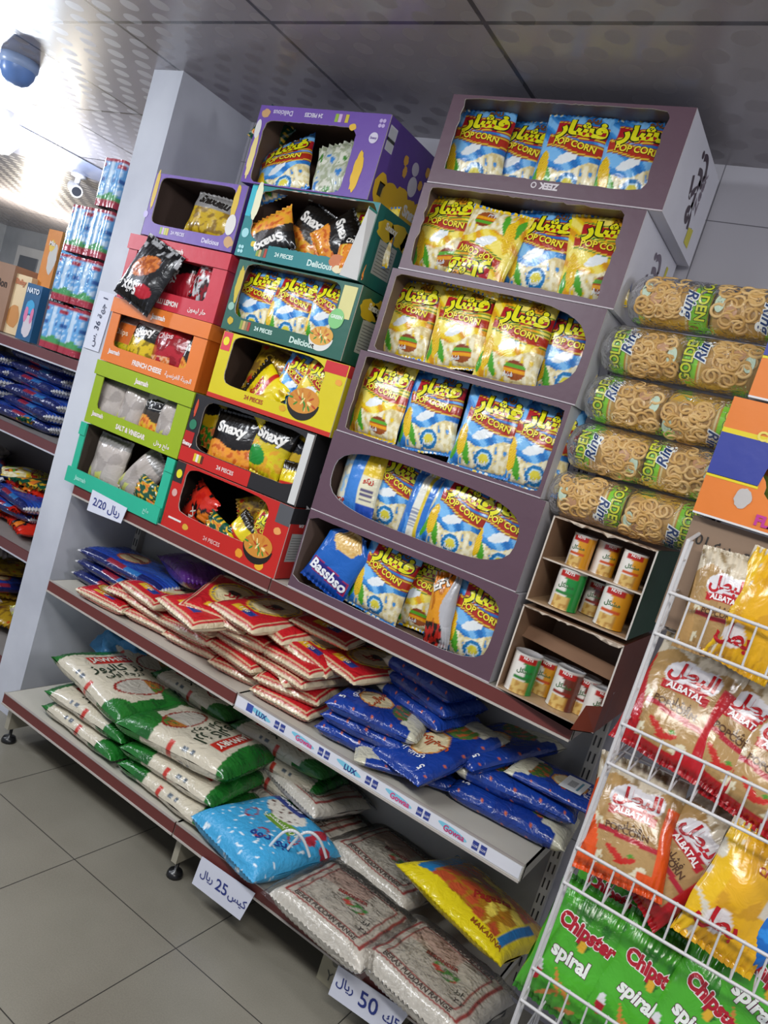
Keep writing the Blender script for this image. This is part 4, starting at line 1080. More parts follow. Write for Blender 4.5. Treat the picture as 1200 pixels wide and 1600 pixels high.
for s in range(3):
    reg('ricered%d' % s, 'rice_sack', .235, .34, .052, p_red, [twl('ارز', .5, .50, .045, '#b3202a', bold=.04), twl('Basmati', .5, .88, .028, '#8a1a20', bold=.03), twl('1 KG', .5, .16, .020, '#f0e4d0', bold=.03)], 44, 54, seed=60+s, seal=.012, flat=6, gp=7, zig=False, lump=.07, pleat=.0015, waist=.02, centre=True, mat=SACK)
    reg('riceblue%d' % s, 'rice_sack', .23, .34, .055, p_blue, [twl('شواليت', .5, .605, .042, '#b04a1e', bold=.03), twl('ارز هندي', .5, .82, .028, '#e6e8ee', bold=.02), twl('5', .18, .88, .03, '#e6e8ee', bold=.03)], 44, 60, seed=70+s, seal=.012, flat=6, gp=7, zig=False, lump=.07, pleat=.0015, waist=.02, centre=True, mat=SACK)
for s in range(2):
    reg('ricegreen%d' % s, 'rice_sack', .30, .45, .066, p_green, [twl('JAWHRY', .50, .762, .040, '#e8ddd0', bold=.03), twl('ارز كالروز', .48, .63, .062, '#2c3a2a', bold=.02), twl('درجة اولى', .46, .525, .040, '#2c3a2a', bold=.02)], 54, 80, seed=80+s, seal=.012, flat=6, gp=7, zig=False, lump=.06, pleat=.0015, waist=.02, centre=True, mat=SACK)
    reg('ber%d' % s, 'rice_sack', .33, .27, .085, p_ber, [twl('BERAS PUDDAN RANGE', .5, .135, .020, '#4a3a34', bold=.02), twl('BERAS PUDDAN RANGE', .5, .862, .020, '#4a3a34', bold=.02, rot=180), twl('BERONDER', .50, .56, .018, '#8e2e28', bold=.04, rot=14), twl('Y Y', .80, .27, .02, '#4a3a34', bold=.02), twl('ارز', .76, .38, .022, '#3a3a34', bold=.02)], 60, 60, seed=90+s, seal=.012, flat=6, gp=7, zig=False, lump=.05, pleat=.003, waist=.02, centre=True, mat=SACK)
reg('bluebig', 'rice_sack', .32, .34, .10, p_bluebig, [twl('Abuqaim', .28, .90, .034, '#e6e8f2', bold=.03), twl('ارز بسمتي', .57, .59, .036, '#dfe8d0', bold=.02), twl('ابو دوه', .72, .34, .05, '#23408a', bold=.02, rot=35)], 64, 70, seed=95, seal=.01, flat=6, gp=6, zig=False, lump=.07, pleat=.002, waist=.02, centre=True, mat=WOVEN)
reg('pasta', 'pasta_bag', .38, .34, .10, p_pasta, [twl('Pagasta', .60, .42, .038, '#9a2a24', bold=.03, rot=50, shear=.2), twl('Lulu', .25, .90, .045, '#e0ecf2', bold=.02), twl('MAKARNA', .80, .10, .022, '#8a4a1a', bold=.02)], 66, 60, seed=96, seal=.02, flat=3.4, lump=.12, pleat=.002, zig=False, centre=True, mat=SACK)
reg('leftblue', 'rice_sack', .22, .40, .052, p_left, [twl('Basmati', .5, .62, .03, '#8a2a20', bold=.02, rot=90)], 44, 64, seed=97, seal=.012, flat=6, gp=7, zig=False, lump=.07, waist=.03, centre=True, mat=SACK)
reg('purple', 'rice_sack', .20, .30, .105, p_pur, [twl('Siwar', .5, .75, .035, '#c8b42a', bold=.03, rot=90)], 40, 50, seed=98, seal=.04, flat=3, lump=.10, centre=True, mat=SACK)
rnd = random.Random(11)
def jit(a): return rnd.uniform(-a, a)
# red rice, column by column
cols = [(-2.085, 0, 'leftmost column'), (-1.865, 3, 'second column'), (-1.655, 4, 'third column'), (-1.445, 4, 'fourth column'), (-1.228, 4, 'fifth column')]
lay_n = ['bottom', 'second', 'third', 'top', 'fifth']
for ci, (cx, n, cn) in enumerate(cols):
    for k in range(n):
        z = ZM+.026+k*.0425
        lay('ricered%d' % ((ci+k) % 3), cx+jit(.022), 2.045+jit(.014)-(.02 if k == n-1 else 0), z, jit(11), jit(1.6), jit(2.5), (1, 1, .93),
            'red and cream rice bag, %s of the %s of red bags from the left' % (('top' if k == n-1 else lay_n[k]), cn), 'rice bag', 'red rice bags on the middle shelf')
for i, (px, py, y, z, yw, pt, rl, lb) in enumerate((
    (240, 912, 2.05, .70, 14, 8, 0, 'red and cream rice bag sloping beside the purple bag on the middle shelf'),
    (330, 935, 2.02, .815, 24, 8, 4, 'red rice bag turned on its face on top of the second and third columns'),
    (310, 950, 1.98, .79, -12, 3, 2, 'red rice bag with cream edge just below the one on its face'),
    (395, 955, 2.08, .835, -10, 4, 0, 'red rice bag lying on top of the fourth column'),
    (470, 965, 2.05, .835, -14, 8, 3, 'red rice bag with dark round emblem on top of the fifth column'),
    (500, 1000, 2.06, .80, 8, 4, 12, 'red rice bag sliding off the right of the red pile towards the blue bags'),
    (560, 1010, 2.13, .74, -20, 6, 14, 'red rice bag at the back, half behind the blue rice bags'))):
    p = at(px, py, z=z+.02); lay('ricered%d' % (i % 3), p.x, min(p.y+.10, 2.06), z, yw, pt, rl, (1, 1, 1), lb, 'rice bag', 'red rice bags on the middle shelf')
for i, (x, y, z, yw, w_) in enumerate(((-1.60, 2.12, .815, 8, 'third column, at the back'), (-1.42, 2.12, .845, -9, 'fourth column, at the back'), (-1.22, 2.11, .870, 6, 'fifth column, at the back'), (-1.08, 2.10, .80, -14, 'right end of the pile'))):
    lay('ricered%d' % (i % 3), x, y, z, yw, 3, 2, (.95, .8, 1), 'red and cream rice bag highest over the %s' % w_, 'rice bag', 'red rice bags on the middle shelf')
lay('ricered0', -2.075, 1.935, ZM+.025, 6, 0, 0, (1, .9, .48), 'small red and cream rice bag at the shelf front before the long blue bags', 'rice bag', 'red rice bags on the middle shelf')
# three long blue bags and the purple bag at the left end
for k in range(3):
    lay('leftblue', -2.115+.012*k, 2.05+jit(.01), ZM+.028+k*.051, 90+jit(3), 0, 0, (1.1, 1, 1.12), 'long blue rice bag with silver end beside the pillar, %s of three' % ('bottom', 'middle', 'top')[k], 'rice bag', 'long blue rice bags by the pillar')
lay('purple', -1.865, 2.08, .815, 68, 0, 0, (1, 1, 1), 'shiny purple bag lying on the red rice bags', 'bag')
# blue rice
BGr = 'blue rice bags on the middle shelf'
for k in range(3):
    lay('riceblue%d' % k, -.955+.01*k+jit(.01), 2.00-.005*k, ZM+.028+k*.044, 90+10+jit(3), 0, 0, (1, 1, .85), 'royal blue rice bag in the front stack right of the red bags, %s of three' % ('bottom', 'middle', 'top')[k], 'rice bag', BGr)
for k in range(3):
    lay('riceblue%d' % ((k+1) % 3), -.86+jit(.01), 2.11, ZM+.16+k*.045, -90-16+jit(4), 0, 6, (.8, 1, .85), 'royal blue rice bag in the higher stack behind, %s of three' % ('lowest', 'middle', 'top')[k], 'rice bag', BGr)
lay('riceblue1', -.735, 2.00, .712, 158, -20, 6, (.95, .98, 1), 'royal blue rice bag lying askew with its oval label facing up, left of the gap', 'rice bag', BGr)
lay('riceblue2', -.62, 2.14, .745, 150, -14, 6, (.9, .95, 1), 'royal blue rice bag behind the askew one, leaning the same way', 'rice bag', BGr)
lay('riceblue0', -.80, 1.96, ZM+.026, -60, 0, 0, (.7, .6, .9), 'crumpled blue and white rice bag squashed under the askew one', 'rice bag', BGr)
lay('riceblue0', -.500, 2.065, ZM+.030, 96, 0, 0, (1.0, 1.12, 1), 'long royal blue rice bag at the right end of the shelf, lower of two', 'rice bag', BGr)
lay('riceblue1', -.510, 2.10, ZM+.085, -82, 2, 0, (1.0, 1.10, 1), 'long royal blue rice bag at the right end of the shelf, upper of two', 'rice bag', BGr)
o = lay('riceblue2', -.405, 2.07, ZM+.145, -95, 4, 10, (.62, .52, .8), 'folded blue rice bag with a white barcode sticker on top at the right end', 'rice bag', BGr)
c = CM(); c.box(-.045, .045, -.030, .030, 0, .0012, '#d6d9dc', u='#d9dde0')
for i in range(12): c.box(-.02+i*.0034, -.0186+i*.0034, -.015, .006, .0012, .0016, '#34363a')
c.box(-.03, .03, .012, .018, .0012, .0016, '#5a8aa0')
stk = c.build('barcode_sticker', PAPER, o); stk.matrix_parent_inverse = Matrix.Identity(4)
R_ = Euler(o.rotation_euler).to_matrix().to_4x4()
stk.matrix_basis = Matrix.Translation((.0, -.034, .05)) @ Matrix.Rotation(RD(90), 4, 'X') @ Matrix.Diagonal((1.3, 1.3, 1, 1))

# green and cream rice sacks on the base shelf
GG = 'green and cream rice sacks on the base shelf'
for (x, y, z, yw, sc, lb) in (
    (-1.885, 1.900, ZB+.033, 88, (1, 1, .9), 'green and cream rice sack, bottom of the front left pile'),
    (-1.890, 1.905, ZB+.093, 92, (1, 1, .9), 'green and cream rice sack, middle of the front left pile'),
    (-1.465, 1.895, ZB+.033, -92, (1, 1, .9), 'green and cream rice sack, bottom of the front right pile'),
    (-1.480, 1.905, ZB+.093, -86, (1, 1, .9), 'green and cream rice sack, middle of the front right pile')):
    lay('ricegreen0', x, y, z, yw, 0, 0, sc, lb, 'rice sack', GG)
lay('ricegreen1', -1.900, 1.925, ZB+.168, 84, 4, 3, (1.08, 1.3, 1.02), 'green and cream rice sack, top of the front left pile', 'rice sack', GG)
lay('ricegreen0', -1.500, 1.915, ZB+.166, -84, 3, -3, (1.08, 1.3, 1.02), 'green and cream rice sack, red logo facing up, top of the front right pile', 'rice sack', GG)
for x, cn in ((-1.70, 'left'), (-1.28, 'right')):
    for k in range(4):
        lay('ricegreen%d' % (k % 2), x+jit(.012), 2.13, ZB+.033+k*.058, (90 if k % 2 else -90)+jit(4), 0, 0, (.66, .92, .9), 'green and cream rice sack in the back %s pile, %s' % (cn, ('bottom one', 'second up', 'third up', 'top one')[k]), 'rice sack', GG)
lay('ricegreen1', -2.03, 2.12, ZB+.20, 70, 10, 4, (.7, .8, 1), 'dark green rice sack end behind the front left pile near the pillar', 'rice sack', GG)
# pale blue crumpled carrier bag in the left back corner
cm = CM(); n = 34; V = []
for j in range(n+1):
    for i in range(n):
        th = 2*pi*i/n; ph = pi*j/n; d = Vector((sin(ph)*cos(th), sin(ph)*sin(th), cos(ph)))
        r = 1+.55*MN.noise(d*2.2+Vector((3, 1, 4)))+.28*MN.noise(d*6)
        V.append((d.x*.105*r, d.y*.075*r, d.z*.125*r))
cm.add(V, [[j*n+i, j*n+(i+1) % n, (j+1)*n+(i+1) % n, (j+1)*n+i] for j in range(n) for i in range(n)], '#3f86b8', 0, True)
o = cm.build('carrier_bag', WOVEN); o.location = (-2.13, 2.10, .37); tag(o, 'crumpled pale blue bag in the left back corner of the base shelf', 'bag')
# the blue woven sack with a white strap
sk = lay('bluebig', -1.115, 1.862, ZB+.055, -12, 0, 0, (1, 1, 1), 'light blue spotted woven rice sack with white strap handles', 'rice sack')
cm = CM()
for sx in (0, .075):
    pts = [Vector((.02+sx*.6+.13*t*(1-sx), -.055-.10*sin(pi*t)-.004*sin(9*t), -.13+.14*t+sx*1.0-.02*sin(pi*t))) for t in [i/16 for i in range(17)]]
    for a, b in zip(pts, pts[1:]):
        cm.tube(a, b, .0065, '#d9dcdf', 8)
st = cm.build('strap_handle', PLAST, sk); st.matrix_basis = Matrix.Translation((.085, -.008, .0)) @ Matrix.Diagonal((.62, .72, .62, 1))
# clear rice sacks with red frames
BB = 'clear rice sacks with red printed frames'
for (k, x, y, z, yw, sc, lb) in (
    (0, -.770, 1.800, ZB+.044, -5, (1, 1, 1), 'clear rice sack with green emblem at the front, beside the blue sack'),
    (1, -.480, 1.800, ZB+.044, -8, (1, 1, 1), 'clear rice sack at the front under the yellow pasta bag'),
    (0, -1.130, 2.120, ZB+.044, -12, (1, .8, 1), 'clear rice sack behind the blue woven sack, lower of two'),
    (1, -1.160, 2.130, ZB+.125, -16, (1, .8, .9), 'clear rice sack behind the blue woven sack, upper of two'),
    (1, -.800, 2.105, ZB+.050, -10, (1, .85, 1.0), 'clear rice sack with green emblem in the second row, middle of the base shelf')):
    o = lay('ber%d' % k, x, y, z, yw, 0, 0, sc, lb, 'rice sack', BB)
    # the loose clear overbag
    cm = CM(); n = 28; a, b, t = .180, .152, .047
    V = []
    for j in range(n+1):
        for i in range(n+1):
            u = i/n*2-1; v = j/n*2-1; e = (1-abs(u)**6)*(1-abs(v)**6)
            V.append((u*a, -t*max(0, e)**.5*(1+.10*MN.noise(Vector((u*4, v*4, k))))-.004*MN.noise(Vector((u*9, v*9, 1))), v*b))
    cm.add(V, [[j*(n+1)+i, j*(n+1)+i+1, (j+1)*(n+1)+i+1, (j+1)*(n+1)+i] for j in range(n) for i in range(n)], '#ffffff', 0, True)
    cm.build('clear_overbag', CLEARB, o)
lay('pasta', -.495, 2.02, ZB+.150, -12, -10, 4, (1, 1, 1), 'big yellow and blue pasta bag lying at the right end of the base shelf', 'pasta bag')

# ------------------------------------------------------------------ handwritten price papers
def sign(label, pts, texts, y, cat='price sign', rot=0, tl=0):
    P = [at(*q, y=y) for q in pts]; c0 = sum(P, Vector())/4
    r = CM(); V = [(p.x-c0.x, -.001, p.z-c0.z) for p in P]; V2 = [(x, .0005, z) for x, y_, z in V]
    r.add(V, [[0, 1, 2, 3]], '#d6d9e6'); r.add(V2, [[3, 2, 1, 0]], '#d6d9e6')
    ux = ((P[2]-P[1])+(P[3]-P[0])); ux.y = 0; ux.normalize(); uz = Vector((-ux.z, 0, ux.x))
    for s, dx, dz, sz in texts: r.text(s, Vector((0, -.0022, 0))+ux*dx+uz*dz, ux, uz, sz, '#26357e', .012)
    o = r.build('price_sign', PAPER); o.location = c0; return tag(o, label, cat)
sign('white paper handwritten 25 in blue hanging on the base shelf edge', [(316, 1338), (300, 1380), (375, 1438), (399, 1396)], [('ريال', -.060, .004, .032), ('25', 0, .002, .048), ('كيس', .062, .0, .034)], 1.730)
sign('white paper handwritten 50 in blue hanging under the clear rice sacks', [(529, 1508), (513, 1553), (610, 1622), (640, 1583)], [('ريال', -.066, .008, .034), ('50', .008, .002, .060), ('5ك', .078, .0, .036)], 1.730)
sign('small white handwritten paper hanging below the turquoise box', [(145, 765), (136, 797), (189, 818), (199, 794)], [('ريال 2/20', -.0, .002, .040)], 1.836)
c0 = at(155, 502, y=1.896); c = CM()
c.add([(-.052, -.001, -.11), (.040, -.001, -.11), (.052, -.001, .11), (-.040, -.001, .11)], [[0, 1, 2, 3]], '#d6d9e6'); c.add([(-.052, .001, -.11), (.040, .001, -.11), (.052, .001, .11), (-.040, .001, .11)], [[3, 2, 1, 0]], '#d6d9e6')
c.text('1 جهة 36 .س', (0, -.003, 0), (0.08, 0, 1), (-1, 0, .08), .036, '#3a3f58', .01)
o = c.build('price_sign', PAPER); o.location = c0; tag(o, 'narrow vertical handwritten strip taped to the face of the pillar', 'price sign')
# small carton on the floor below the shelf
p = at(497, 1560, y=1.83); fb = empty('floor_carton', (p.x+.10, 1.83, 0), (0, 0, RD(-4)), 'beige printed carton on the floor under the base shelf', 'box')
c = CM(); c.box(-.13, .13, 0, .2, 0, .11, '#a39d86'); c.box(-.005, .005, -.0006, .2, .1095, .111, '#8b856f'); c.text('YAIGUU', (-.03, -.0012, .032), Xa, Za, .04, '#4a4a44', .0)
c.ell((-.085, -.0012, .08), Xa, Za, .012, .014, '#6a685c'); c.build('box_body', CARD, fb)

# ------------------------------------------------------------------ wire basket rack at the right
RX0, RX1, RY0, RY1 = -.240, .62, 1.60, 1.96
WH = '#c9c8c9'
rack = empty('wire_rack', (RX0, 1.60, 0), (0, 0, 0), 'white wire rack of stepped baskets filled with snack bags, right of the shelves', 'rack')
for x in (RX0, RX1):
    cm = CM()
    for y in (RY0, RY0+.045, RY1): cm.tube((x, y, 0), (x, y, 1.50), .0042, WH)
    for k in range(11): cm.tube((x, RY0, .06+k*.14), (x, RY0+.045, .06+k*.14), .0026, WH)
    cm.tube((x, RY0, 1.50), (x, RY1, 1.56), .0042, WH)
    for z in (.05, .45, 1.0): cm.tube((x, RY0, z), (x, RY1, z), .003, WH)
    loc(cm, 'side_frame', PAINT, rack)

for bi, (zt, zb) in enumerate(((1.392, 1.306), (1.110, 1.024), (.832, .752), (.551, .474), (.270, .190))):
    cm = CM()
    for z in (zt, zb):
        cm.tube((RX0, RY0-.004, z), (RX1, RY0-.004, z), .0038, WH)
        cm.tube((RX0, RY1, z), (RX1, RY1, z), .003, WH)
        for x in (RX0, RX1): cm.tube((x, RY0, z), (x, RY1, z), .003, WH)
    for k in range(1, 21):
        x = RX0+k*.0415
        if x > RX1: break
        cm.tube((x, RY0-.004, zt+.004), (x, RY0-.004, zb), .0022, WH); cm.tube((x, RY0-.004, zb), (x, RY1, zb), .002, WH); cm.tube((x, RY1, zb), (x, RY1, zt), .002, WH)
    for k in range(1, 9): cm.tube((RX0, RY0+k*.04, zt), (RX0, RY0+k*.04, zb), .002, WH); cm.tube((RX1, RY0+k*.04, zt), (RX1, RY0+k*.04, zb), .002, WH)
    for k in (1, 2): cm.tube((RX0, RY0+k*.12, zb-.002), (RX1, RY0+k*.12, zb-.002), .0025, WH)
    loc(cm, 'basket', PAINT, rack)

def p_alb(side, pep=True):
    def f(u, v):
        n = nz(u, v, 10, 3)
        if v > .80+.04*sin(u*8)-.30*max(0, abs(u-.5)-.30): 
            return '#cfc4ae' if n > -.05 else '#b3a68e' if n > -.3 else '#8f7c5c'
        if abs(u-.52) < .27 and abs(v-.560+.30*(u-.52)**2) < .034: return '#b01622'
        q = el(u, v, .52, .67, .31, .13, .06)
        if q < 1:
            if abs(v-.575-.05*(u-.52)+.28*(u-.52)**2) < .028: return '#b01622'
            return '#dcdade'
        if 1 <= q < 1.25 and v < .60 and abs(v-.565+.3*(u-.52)**2) < .032: return '#b01622'
        if u < .13+.10*sin(v*5+1) or (u > .86 and v < .7): return side
        if v < .10: return side
        if v < .16 and u > .70: return side
        if abs(v-.36+.05*(u-.5)) < .022 and .18 < u < .85: return '#a5182a'
        if pep and (el(u, v, .42, .22, .13, .028, -.35) < 1 or el(u, v, .55, .19, .12, .024, .25) < 1): return '#b8281e'
        if pep and el(u, v, .60, .235, .04, .018) < 1: return '#4f8a2c'
        for cx, cy in ((.22, .14), (.74, .12), (.12, .42)):
            if el(u, v, cx, cy, .085, .055) < 1+1.4*nz(u, v, 20): return '#d9d3b8'
        return '#ab8a58' if nz(u, v, 4, 5) > -.3 else '#9d7c4c'
    return f
ALT = [twl('البطل', .52, .690, .045, '#b3121f', bold=.035), twl('ALBATAL', .52, .556, .019, '#ece6e6', bold=.04, rot=-2, arc=-.02), twl('فشار', .55, .455, .022, '#4a2f1c', bold=.01), twl('POPCORN', .5, .410, .020, '#54351c', bold=.02)]
for k, c_ in (('red', '#b0161f'), ('orange', '#d8521c'), ('tan', '#b8925c')):
    reg('alb'+k, 'popcorn_bag', .19, .275, .075, p_alb(c_, k != 'tan'), ALT, 60, 80, seed={'red': 101, 'orange': 102, 'tan': 103}[k], seal=.04, flat=2.8, lump=.12)
def p_yw(u, v):
    if u > .7 and v > .45: return '#cfc6b4'
    if u < .2: return '#e0b41a' if nz(u, v, 6) > -.1 else '#cfcabb'
    if el(u, v, .35, .25, .16, .10) < 1: return '#dcd6d6'
    return '#dda81a' if nz(u, v, 4) > -.2 else '#c9941a'
reg('yw', 'popcorn_bag', .17, .25, .06, p_yw, [twl('بطل', .35, .26, .05, '#b3121f', bold=.04), twl('Cheese', .6, .75, .02, '#9a3a1e', bold=.03)], 40, 50, seed=105, lump=.2, pleat=.007)
def p_chip(u, v):
    if v > .93 or v < .05: return '#2f7a1c'
    if v > .72: return '#3f9a20' if nz(u, v, 4) > -.1 else '#2c7d1c'
    for cx, cy, r in ((.35, .14, .6), (.55, .22, -.5), (.62, .1, .3), (.42, .26, -.9)):
        if el(u, v, cx, cy, .12, .022, r) < 1: return '#c9803a'
    if el(u, v, .16, .26, .05, .09, .3) < 1: return '#a8182a' if v < .27 else '#d9d9dc'
    if el(u, v, .52, .60, .07, .05) < 1: return '#d8a82a' if abs(u-.52) < .045 else '#20601a'
    return '#4aa828' if nz(u, v, 3, 1) > -.25 else '#3d9822'
CHT = [twl('Chipster', .5, .69, .040, '#a81426', bold=.05, ol='#ece6e2', olw=.05, rot=-4, sx=.92), twl('spiral', .46, .47, .040, '#e2e6e0', bold=.04, rot=-4, ol='#5a2440', olw=.03)]
for s in range(2): reg('chip%d' % s, 'crisp_bag', .185, .27, .075, p_chip, CHT, 56, 76, seed=110+s, seal=.04, lump=.10)
reg('chipy', 'crisp_bag', .185, .26, .07, swirlp('#b8861a', '#d8a82a', '#c98a1e', '#8a6a1a', seed=12), [twl('Chipster', .5, .65, .05, '#a81426', bold=.05)], 36, 44, seed=113)
reg('bluecr', 'crisp_bag', .17, .22, .06, lambda u, v: '#1a66b8' if nz(u, v, 4) > -.2 else '#2a86d8', [], 36, 44, seed=114, lump=.2, pleat=.007)
RG = 'snack bags in the wire rack'
def rk(key, px, py, y, tilt, lean, yaw, sc, lb, cat='popcorn bag', name=None):
    me = get(key); h = max(v.co.z for v in me.vertices); p = at(px, py, y=y)
    R = Matrix.Rotation(RD(yaw), 4, 'Z') @ Matrix.Rotation(RD(tilt), 4, 'Y') @ Matrix.Rotation(RD(lean), 4, 'X')
    q = p-(R @ Vector((0, 0, h*.5*sc[2])))
    return put(key, q.x, q.y, q.z, tilt, lean, yaw, sc, lb, cat, RG)
rk('albtan', 1128, 945, 1.655, -3, -6, 0, (.70, .7, .78), 'tan popcorn bag with white oval standing in the top basket before the brown box')
rk('yw', 1188, 960, 1.650, 8, -6, 0, (.8, .8, .95), 'yellow and white popcorn bag at the right of the top basket')
rk('albred', 1066, 1095, 1.72, 4, -24, -4, (1, 1, 1), 'red and tan popcorn bag with pepper picture, leftmost in the second basket')
rk('albred', 1152, 1140, 1.74, 16, -24, 8, (1, 1, 1), 'red and tan popcorn bag, second from left in the second basket')
rk('albred', 1215, 1190, 1.73, 8, -20, -6, (1, 1, 1), 'red and tan popcorn bag cut by the right edge of the photo, second basket')
for i, (px, py) in enumerate(((1030, 1165), (1100, 1200), (1180, 1235))):
    p = at(px, py, y=1.66); lay('albred', p.x, 1.76, 1.058+.004*i, 10-14*i, 3, 0, (.9, .75, .8), 'red popcorn bag lying flat at the bottom of the second basket, %s' % ('left one', 'middle one', 'right one')[i], 'popcorn bag', RG)
rk('alborange', 985, 1285, 1.70, -6, -28, 6, (1, 1, .92), 'orange and tan popcorn bag, leftmost in the third basket')
rk('albred', 1068, 1335, 1.72, 26, -24, -22, (.95, 1, 1), 'red and tan popcorn bag turned sideways in the middle of the third basket')
rk('yw', 1160, 1400, 1.665, 14, -14, 20, (1, 1, 1), 'yellow and white crumpled popcorn bag at the right of the third basket')
rk('bluecr', 1196, 1440, 1.69, 40, -20, 0, (.8, 1, .8), 'blue crisp bag behind the yellow one in the third basket', 'crisp bag')
for i, (px, py, k_) in enumerate(((1000, 1392, 'alborange'), (1045, 1415, 'alborange'), (1150, 1500, 'chipy'))):
    p = at(px, py, y=1.66); lay(k_, p.x, 1.76, .787+.003*i, 14-16*i, 3, 0, (.8, .7, .8), ('orange popcorn bag lying flat in the third basket, left one', 'orange popcorn bag lying flat in the third basket, right one', 'golden yellow crisp bag lying at the right of the third basket')[i], 'popcorn bag' if i < 2 else 'crisp bag', RG)
rk('chip1', 945, 1425, 1.80, 4, -14, 0, (1, 1, 1), 'green spiral crisp bag at the back left of the fourth basket', 'crisp bag')
rk('chip0', 1062, 1475, 1.80, 10, -14, 0, (1, 1, 1), 'green spiral crisp bag at the back right of the fourth basket', 'crisp bag')
rk('chip0', 905, 1490, 1.685, 3, -14, 0, (1.02, 1, 1.02), 'bright green spiral crisp bag, leftmost at the front of the fourth basket', 'crisp bag')
rk('chip1', 1000, 1545, 1.690, 10, -14, 12, (.95, 1, 1), 'green spiral crisp bag, second from left at the front of the fourth basket', 'crisp bag')
rk('chip0', 1095, 1592, 1.685, 14, -14, -5, (1, 1, 1), 'green spiral crisp bag, third from left at the front of the fourth basket', 'crisp bag')
rk('chip1', 1185, 1560, 1.71, 14, -16, 0, (1, 1, 1), 'green spiral crisp bag, rightmost of the fourth basket', 'crisp bag')

# boxes standing on the rack
def dR2(cm, w, h):
    cm.ell((-w/2+.140, -.001, h-.065), Xa, Za, .042, .026, '#3b3432', 6, rot=.05); cm.text('زبدة', (-w/2+.140, -.0016, h-.072), nX, nZ, .026, '#a39a8c', .02); cm.text('Butter', (-w/2+.145, -.0016, h-.054), nX, nZ, .018, '#a39a8c', .02)
    cm.text('بيه 01', (-w/2+.055, -.0012, h-.046), Xa, Za, .030, '#2e2a28', .01)
display('brown cardboard popcorn box standing in the top wire basket', -.262, .24, 1.312, .240, .26, 1.70, front='#8a735f', side='#7d6856', hole=(.062, .44, .0, .135), nl=4, nr=4, deco=dR2, inner='#5d4c40', rim='#a08a74')
def dR1(cm, w, h):
    x0 = -w/2
    cm.box(x0, x0+.5, -.0008, 0, .085, .175, '#2f3c93'); cm.box(x0, x0+.5, -.001, 0, .172, .180, '#dcc81e'); cm.box(x0, x0+.5, -.001, 0, .082, .086, '#dcc81e')
    cm.text('Cheese', (x0+.105, -.002, .176), Xa, Za, .026, '#e0d060', .04); cm.text('FLAVOR', (x0+.155, -.002, .016), Xa, Za, .028, '#b8328a', .05); cm.text('Flavor', (x0+.13, -.002, .205), Xa, Za, .022, '#3a2a20', .04)
    cm.box(x0, x0+.5, -.001, 0, 0, .004, '#d8d8da')
    cm.ell((x0+.085, -.0014, .055), Xa, Za, .016, .022, '#b8b4b2', 22, jag=.2)
# only the part left of the torn window is printed over; cut the window through the printing
def orange_box(label, x0, x1, z0, h):
    w = x1-x0; r = display(label, x0, x1, z0, h, .26, 1.67, front='#dc7a2c', side='#c9c6c4', hole=(.10, .48, .045, .20), nl=3, nr=3, jag=.10, deco=None, inner='#3a3a22', rim='#c2bab2')
    cm = CM(); X = -w/2
    def q(pts, c, y=-.0008): cm.poly([(X+a, y, b) for a, b in pts], c)
    q([(0, .085), (.098, .085), (.103, .12), (.118, .172), (0, .172)], '#2f3c93'); q([(0, .172), (.118, .172), (.121, .182), (0, .182)], '#dcc81e'); q([(0, .080), (.100, .080), (.099, .086), (0, .086)], '#dcc81e')
    q([(0, 0), (w, 0), (w, .004), (0, .004)], '#d8d8da')
    cm.text('Cheese', (X+.105, -.002, .181), Xa, Za, .026, '#e0d060', .04); cm.text('FLAVOR', (X+.165, -.002, .022), Xa, Za, .028, '#b8328a', .05); cm.text('Flavor', (X+.14, -.002, .212), Xa, Za, .022, '#3a2a20', .04)
    cm.ell((X+.080, -.0014, .055), Xa, Za, .016, .020, '#b8b4b2', 22, jag=.2)
    cm.build('printed_front', CARD, r); return r
orange_box('orange and blue cheese snack box with torn window on top of the brown box', -.262, .25, 1.556, .245)
orange_box('orange snack box at the right edge, topmost of the boxes on the rack', -.238, .28, 1.806, .245)
reg('olive', 'crisp_bag', .30, .16, .08, lambda u, v: '#6d3a1c' if .56 < v < .68 else ('#5f6a2a' if (int(v*40)+int(u*30)) % 5 else '#525c24'), [], 40, 40, seed=120, pleat=.004)
p = at(1185, 760, y=1.74); put('olive', p.x+.10, 1.76, 1.575, 0, -6, 0, (1, 1, 1), 'olive green snack bag inside the orange and blue box', 'snack bag')

# ------------------------------------------------------------------ the neighbouring shelving and the far end of the shop
LY = 1.95
zs = [at(60, 543, y=LY).z, at(50, 678, y=LY).z, at(35, 858, y=LY).z, .16]
LX0, LX1 = -4.9, -2.56
ls = empty('store_shelving', (-3.7, 2.1, 0), (0, 0, 0), 'second shelving unit with dark edge strips seen left of the pillar', 'shelving')
c = CM(); c.box(LX0, LX1, 2.34, 2.36, 0, zs[0]+.02, '#5c5654'); loc(c, 'back_panel', PAINT, ls)
for z in zs:
    c = CM(); c.box(LX0, LX1, LY+.004, 2.34, z-.03, z, '#8f8a86'); s = loc(c, 'shelf', PAINT, ls)
    c = CM(); c.box(LX0, LX1, LY-.004, LY+.004, z-.036, z+.002, '#6a3f40'); c.box(LX0, LX1, LY-.006, LY+.004, z-.042, z-.036, '#bfc0c8'); c.build('edge_strip', PAINT, s)
for x in (LX0, -3.73, LX1):
    c = CM(); c.box(x-.012, x+.012, 2.30, 2.34, 0, zs[0]+.02, '#6d6866'); loc(c, 'upright', PAINT, ls)
